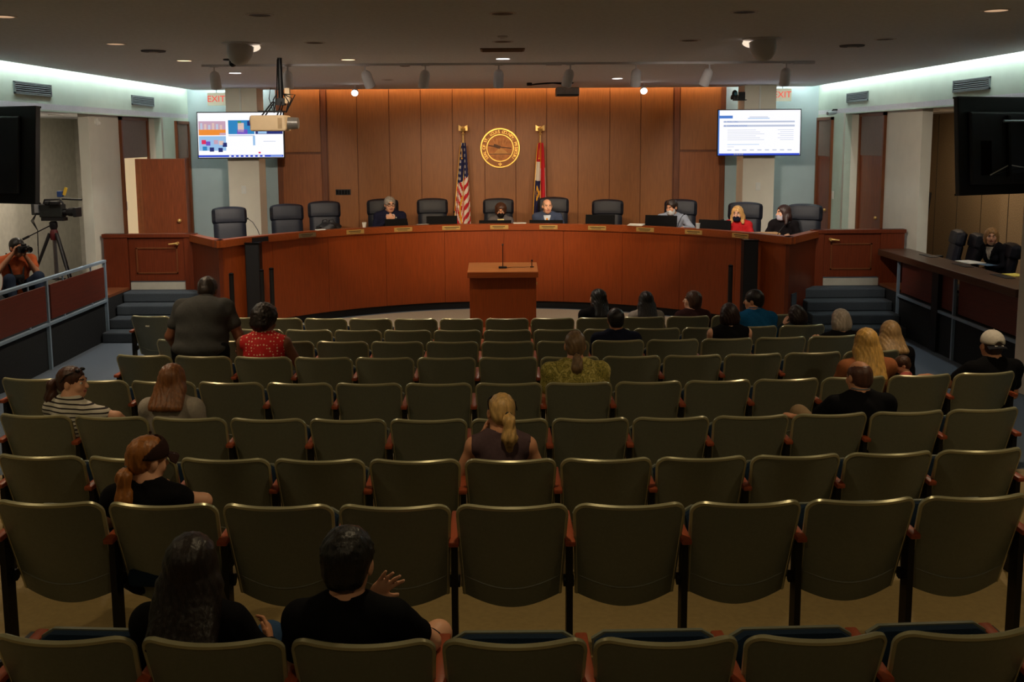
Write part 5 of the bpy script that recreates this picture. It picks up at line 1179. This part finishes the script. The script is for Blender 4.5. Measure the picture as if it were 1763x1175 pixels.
audience('woman in a dark visor cap with a golden ponytail over the seat back', 'B', -3, 252, 748, hair='pony', hcol='golden', hrgb=(156, 96, 40), hl=.26, tailyaw=-6, tailpos=(-.005, -.098, -.045), top=BLK, sleeve='cap', bottom=(30, 30, 34), head=(-38, -10, 6), skin='light', female=True, cap_=dict(col=(52, 34, 30), visor=True),
         arms={'R': dict(e=(.30, .06, .93), w=(.10, .16, .93), d=(-.8, -.2, .35), n=(0, -1, 0), curl=.5, fine=1)}, h=.013)
audience('blonde woman with a ponytail and sleeveless mauve top, near the centre of the hall', 'C', 0, 862, 676, hair='pony', hcol='ash_blonde', hrgb=(196, 156, 96), hl=.22, tailyaw=8, tailpos=(.02, -.105, -.01), top=(84, 66, 70), sleeve='none', bottom=(40, 40, 48), head=(14, -16, 6), skin='tan', female=True, sunglasses=True,
         arms={'L': dict(e=(-.29, .02, .74), w=(-.12, .09, 1.02), d=(.35, .1, .9), n=(1, -.2, 0), curl=.6, fine=1), 'R': dict(e=(.29, .02, .73), w=(.24, .25, .67))}, h=.013)
audience('woman in a striped tee turned in profile, sunglasses on her brown hair', 'D', -5, 124, 629, hair='pony', hcol='chestnut', hrgb=(72, 40, 26), hl=.22, tailyaw=-70, top=stripes('striped_tee', (206, 200, 186), (44, 36, 36), 30., .34), sleeve='short', bottom=(60, 66, 80), head=(-72, 0, 0), skin='light', female=True, sunglasses=True, rz=R(-22),
         arms={'R': dict(e=(.40, .06, .93), w=(.44, .26, .76), d=(.1, .6, -.6), n=(0, 0, -1))})
audience('woman with long light brown hair in a pale grey tee', 'D', -4, 296, 625, hair='straight', hcol='light_brown', hrgb=(128, 80, 44), hl=.11, top=(168, 158, 146), sleeve='short', bottom=(60, 60, 70), head=(0, -3, 0), skin='light', female=True, sh=.19)
audience('broad man with a grey ponytail in a yellow green patterned shirt', 'E', 1, 990, 568, hair='pony', hcol='grey_brown', hrgb=(124, 98, 70), hl=.14, tailpos=(0, -.10, -.05), top=swirl('green_print', (166, 152, 70), (92, 90, 38), (196, 180, 104), 16.), sleeve='short', bottom=(60, 56, 48), head=(2, 0, 0), skin='tan', girth=1.35, sh=.225, hairnoise=1.6)
audience('balding man in a black shirt, arm stretched along the next seat', 'D', 4, 1480, 619, hair='bald', hcol='dark_brown_short', hrgb=(84, 50, 36), top=(15, 15, 18), sleeve='short', bottom=(150, 126, 96), head=(14, -8, 0), skin='tan', sh=.215, girth=1.2, collar=(120, 120, 124),
         arms={'L': dict(e=(-.36, .10, .80), w=(-.44, .24, .80), d=(-.5, .6, .1), n=(0, 0, -1), curl=.7, fine=1)}, knees={-1: [(-.095, .02, .51), (-.34, .40, .78), (-.10, .5, .6)]})
audience('woman with very long straight blonde hair in a rust top', 'E', 5, 1492, 564, hair='straight', hcol='blonde', hrgb=(206, 160, 84), hl=.21, top=(160, 98, 62), sleeve='long', bottom=(60, 50, 46), head=(-10, -4, 0), skin='tan', female=True, sunglasses=True, sh=.20, arms={'R': dict(e=(.27, .12, .80), w=(.30, .30, .86), d=(.2, .8, .3)), 'L': dict(e=(-.28, .05, .74))})
bx, by = seat_xy('E', 5)[0].xy
pb, sb = place(1554, 612, by+.62, seat_xy('E', 5)[0].z, R(60), {}, .5, .56)
person('small child with short brown hair held on the lap of the long haired blonde', pb, R(60), sb, hair='short', hcol='child_brown', hrgb=(70, 44, 28), top=(176, 92, 84), sleeve='cap', bottom=(170, 90, 70), head=(20, -20, 0), skin='light', h=.018, hf=.012)
audience('man in a backward white mesh cap and black tee at the right edge', 'E', 7, 1708, 569, hair='buzz', hcol='short_brown', hrgb=(60, 40, 28), top=(13, 13, 15), sleeve='short', bottom=(96, 84, 66), head=(-4, 4, 0), skin='tan', sh=.215, girth=1.2, cap_=dict(col=(206, 200, 188), back=True, brim=(40, 40, 44)),
         arms={'L': dict(e=(-.34, .14, .80), w=(-.46, .30, .84), d=(-.7, .5, -.1), n=(0, 0, -1), curl=.8)})
audience('woman with short silver hair and bare shoulders in black', 'G', 6, 1447, 531, hair='bob', hcol='silver', hrgb=(172, 158, 142), top=BLK, sleeve='cap', bottom=(30, 30, 34), head=(6, 0, 0), skin='light', female=True, neckline=.13, sh=.185, arms={'L': dict(e=(-.34, .0, .80), w=(-.36, -.10, .96), d=(-.1, -.3, .8), n=(0, -1, 0), curl=.9)})
audience('woman with wavy ash blonde hair in black, right of the silver haired woman', 'F', 6, 1533, 551, hair='straight', hcol='ash', hrgb=(172, 138, 92), hl=.09, top=(20, 18, 20), sleeve='long', bottom=(30, 30, 34), head=(-14, 0, 0), skin='light', female=True, hairnoise=1.2)
audience('woman with a dark auburn bob and black cut out sleeves', 'G', 4, 1255, 521, hair='bob', hcol='auburn', hrgb=(40, 22, 18), top=(14, 13, 15), sleeve='none', bottom=(30, 30, 34), head=(4, 0, 0), skin='light', female=True, neckline=.12, sh=.20)
audience('person with short black hair in a navy top behind the dark haired woman', 'G', 2, 1060, 530, hair='short', hcol='black', hrgb=(22, 17, 15), top=(26, 30, 48), sleeve='short', bottom=(30, 30, 34), head=(4, -2, 0), skin='mid', sh=.215, girth=1.15)
audience('woman with wavy black hair in black, front row left of the grey top', 'I', 2, 1029, 497, hair='long', hcol='jet', hrgb=(18, 14, 13), hl=.14, top=(20, 17, 18), sleeve='long', bottom=(30, 30, 34), head=(48, 0, 0), skin='mid', female=True, hairnoise=1.6, sh=.20)
audience('woman with long dark hair in a pale grey top in the front row', 'I', 3, 1112, 501, hair='long', hcol='espresso', hrgb=(26, 18, 16), hl=.16, top=(170, 160, 150), sleeve='short', bottom=(40, 40, 48), head=(4, -4, 0), skin='mid', female=True)
audience('woman with a brown bob in profile in a maroon top, front row', 'I', 4, 1192, 500, hair='bob', hcol='mid_brown', hrgb=(78, 48, 30), top=(66, 40, 40), sleeve='short', bottom=(40, 40, 48), head=(66, 4, 0), skin='light', female=True, neckline=.11)
audience('man in a bright blue shirt with short dark hair, face turned left', 'H', 5, 1298, 498, hair='short', hcol='dark', hrgb=(30, 22, 18), top=(24, 92, 140), sleeve='long', bottom=(40, 40, 48), head=(52, -4, 0), skin='tan', sh=.205, girth=1.15, collar=(24, 92, 140), lean=-2)
audience('woman with dark brown hair resting her head on her hand', 'H', 6, 1372, 525, hair='bob', hcol='deep_brown', hrgb=(38, 24, 20), top=(28, 40, 46), sleeve='long', bottom=(40, 40, 48), head=(10, -10, -10), skin='light', female=True, arms={'L': dict(e=(-.32, .10, .86), w=(-.14, .10, 1.05), d=(.25, -.1, .8), n=(1, 0, 0), curl=.5)})
audience('woman in a red polka dot sleeveless top with short curly hair', 'F', -4, 455, 526, hair='curly', hcol='dark_curls', hrgb=(34, 24, 20), top=dots('red_polka', (196, 30, 30), (236, 196, 160), 34., .28), sleeve='none', bottom=(40, 40, 48), head=(-30, -16, 0), skin='brown', female=True, girth=1.15, sh=.20, arms={'R': dict(e=(.31, .06, .74), w=(.30, .28, .72))})
c, rz = seat_xy('F', -5)
kw = dict(stand=True, lean=12., hunch=34., girth=1.6, sh=.215, hair='short', hcol='dark_short', hrgb=(40, 28, 22), top=(70, 70, 68), sleeve='short', bottom=(20, 20, 22), head=(0, -34, 0), skin='brown', neck=.062,
          arms={'L': dict(e=(-.34, .14, 1.00), w=(-.33, .30, .80), d=(.1, .5, -.8)), 'R': dict(e=(.34, .16, 1.0), w=(.30, .34, .84), d=(-.3, .7, -.4))})
loc, s = place(357, 476, c.y+.40, c.z, 0, kw); person('heavy set man in a dark grey tee standing hunched over among the seats', loc, s=s, **kw)
# ---- members on the dais
def member(label, k, u, vtop, fwd=.12, **kw):
    x, y, rz = DCH[k]; fx, fy = -math.sin(rz), math.cos(rz)
    kw.setdefault('lean', 4.); kw.setdefault('arms', {'L': dict(e=(-.27, .14, .76), w=(-.14, .38, .83), d=(.3, .9, -.1)), 'R': dict(e=(.27, .14, .76), w=(.14, .38, .83), d=(-.3, .9, -.1))})
    loc, s = place(u, vtop, y+fy*fwd, .62, rz, kw, .86, 1.1); return person(label, loc, rz, s, h=.015, hf=.0085, **kw)
T, hv = member('grey haired man in a navy suit and glasses on the dais', 3, 671, 338, hair='short', hcol='grey', hrgb=(158, 150, 140), top=(30, 32, 54), sleeve='long', bottom=(30, 32, 54), head=(10, -6, 0), skin='light', lapel=(206, 186, 190), tie=(150, 90, 84), glasses=True, sh=.205, girth=1.12,
       arms={'L': dict(e=(-.27, .12, .76), w=(-.05, .24, .90), d=(.5, .2, .7), n=(0, -1, .2), curl=.6), 'R': dict(e=(.27, .12, .76), w=(.05, .24, .90), d=(-.5, .2, .7), n=(0, -1, .2), curl=.6)})
ob('lapel_pin', MB().sphere((-.10, .20, .95), .012, 8, 6), whiteplastic, T)
member('woman with curly brown hair, glasses and a black face mask', 5, 862, 351, hair='curly', hcol='curly_brown', hrgb=(74, 44, 27), top=(96, 92, 94), sleeve='long', bottom=(40, 40, 48), head=(0, -4, 0), skin='tan', female=True, mask=(24, 22, 24), glasses=True, lapel=(232, 214, 150))
member('balding man in a slate suit with an orange tie', 6, 942, 342, hair='bald', hcol='grey_fringe', hrgb=(140, 118, 98), top=(62, 72, 96), sleeve='long', bottom=(60, 66, 84), head=(14, -4, 0), skin='light', lapel=(196, 206, 220), tie=(214, 140, 50), sh=.205, girth=1.15, arms={'L': dict(e=(-.30, .16, .76), w=(-.24, .42, .84), d=(-.2, .9, .1), n=(0, 0, -1), curl=.8)})
member('bearded man in a pale blue shirt and white face mask', 8, 1157, 343, hair='short', hcol='near_black', hrgb=(40, 28, 22), top=(142, 150, 166), sleeve='long', bottom=(50, 54, 66), head=(-30, -12, 0), skin='tan', mask=(214, 218, 220), sh=.205, arms={'L': dict(e=(-.36, .16, .80), w=(-.22, .42, .84), d=(.6, .7, -.1))})
member('blonde woman in a red jacket and dark face mask', 9, 1270, 354, hair='long', hcol='honey', hrgb=(226, 172, 104), hl=.13, top=(196, 40, 44), sleeve='long', bottom=(40, 40, 48), head=(-4, -6, 0), skin='light', female=True, mask=(30, 34, 54))
member('dark haired woman in black with a pale face mask', 10, 1349, 352, fwd=.22, hair='long', hcol='brunette', hrgb=(50, 28, 24), hl=.15, top=(22, 18, 20), sleeve='long', bottom=(30, 30, 34), head=(-52, 0, 0), skin='light', female=True, mask=(190, 184, 196))
# ---- woman at the side desk
hy = 13.95
kw = dict(hair='bob', hcol='sandy', hrgb=(176, 136, 88), top=(24, 24, 30), lapel=stripes('striped_blouse', (216, 208, 196), (60, 54, 56), 38., .3, 0), sleeve='long', bottom=(34, 34, 40), head=(44, -2, 0), skin='light', female=True, jewel=(60, 26, 26), lean=4.,
          arms={'L': dict(e=(-.28, .14, .72), w=(-.16, .40, .70), d=(.2, .9, -.1)), 'R': dict(e=(.28, .14, .72), w=(.12, .42, .70), d=(-.2, .9, -.1))})
loc, s = place(1708, 392, hy, .62, R(112), kw); T, hv = person('woman with sandy hair and a necklace seated at the side desk', loc, R(112), s, **kw)
# ---- photographer sitting on the left platform
kw = dict(hair='short', hcol='photo_black', hrgb=(24, 20, 18), top=(206, 104, 60), sleeve='short', bottom=(46, 56, 74), head=(10, -4, 0), skin='tan', lean=8., sh=.205, girth=1.15,
          arms={'R': dict(e=(.30, .20, .84), w=(.07, .22, 1.10), d=(-.2, .25, .8), n=(-.8, .3, 0), curl=.8), 'L': dict(e=(-.22, .22, .80), w=(-.06, .26, 1.06), d=(.1, .4, .8), n=(.8, .2, 0), curl=.8)},
          knees={x: [(x*.095, .02, .51), (x*.20, .36, .74), (x*.18, .44, .40)] for x in (-1, 1)})
PH = (14.35, R(-135))
loc, s = place(28, 402, PH[0], .62-.30, PH[1], kw, .95, 1.0)
loc = (loc[0], loc[1], .62-.30*s+.0); T, hv = person('photographer in an orange shirt crouching with a camera to his eye', loc, PH[1], s, **kw)
Mw = Matrix.Translation(loc) @ Matrix.Rotation(PH[1], 4, 'Z') @ Matrix.Scale(s, 4)
pc = Mw @ hv(0, .15, .0)
t = thing('photo_camera', 'black stills camera held up by the photographer in orange', 'camera', pc, PH[1]+R(10))
ob('body', MB().box((0, 0, 0), (.15, .07, .10), None, .012), blackmat, t, smooth=True); ob('prism', MB().box((0, 0, .062), (.06, .06, .04), None, .01), blackmat, t, smooth=True)
ob('lens', MB().lathe([(.035, 0), (.04, .03), (.038, .10), (.044, .13), (.038, .13), (0, .12)], (0, .03, 0), 18, (0, 1, 0)), blackgloss, t, smooth=True)
t = thing('second_camera', 'black camera with strap hanging before the photographer', 'camera', Mw @ Vector((.03, .22, .72)), PH[1])
ob('body', MB().box((0, 0, 0), (.15, .08, .11), None, .012), blackmat, t, smooth=True); ob('lens', MB().cyl((0, .04, -.02), (0, .13, -.08), .042), blackgloss, t, smooth=True)
ob('strap', MB().tube([(-.07, -.01, .05), (-.11, -.05, .20), (-.09, -.16, .36)], .012, 6).tube([(.07, -.01, .05), (.10, -.05, .20), (.09, -.16, .36)], .012, 6), blackmat, t, smooth=True)
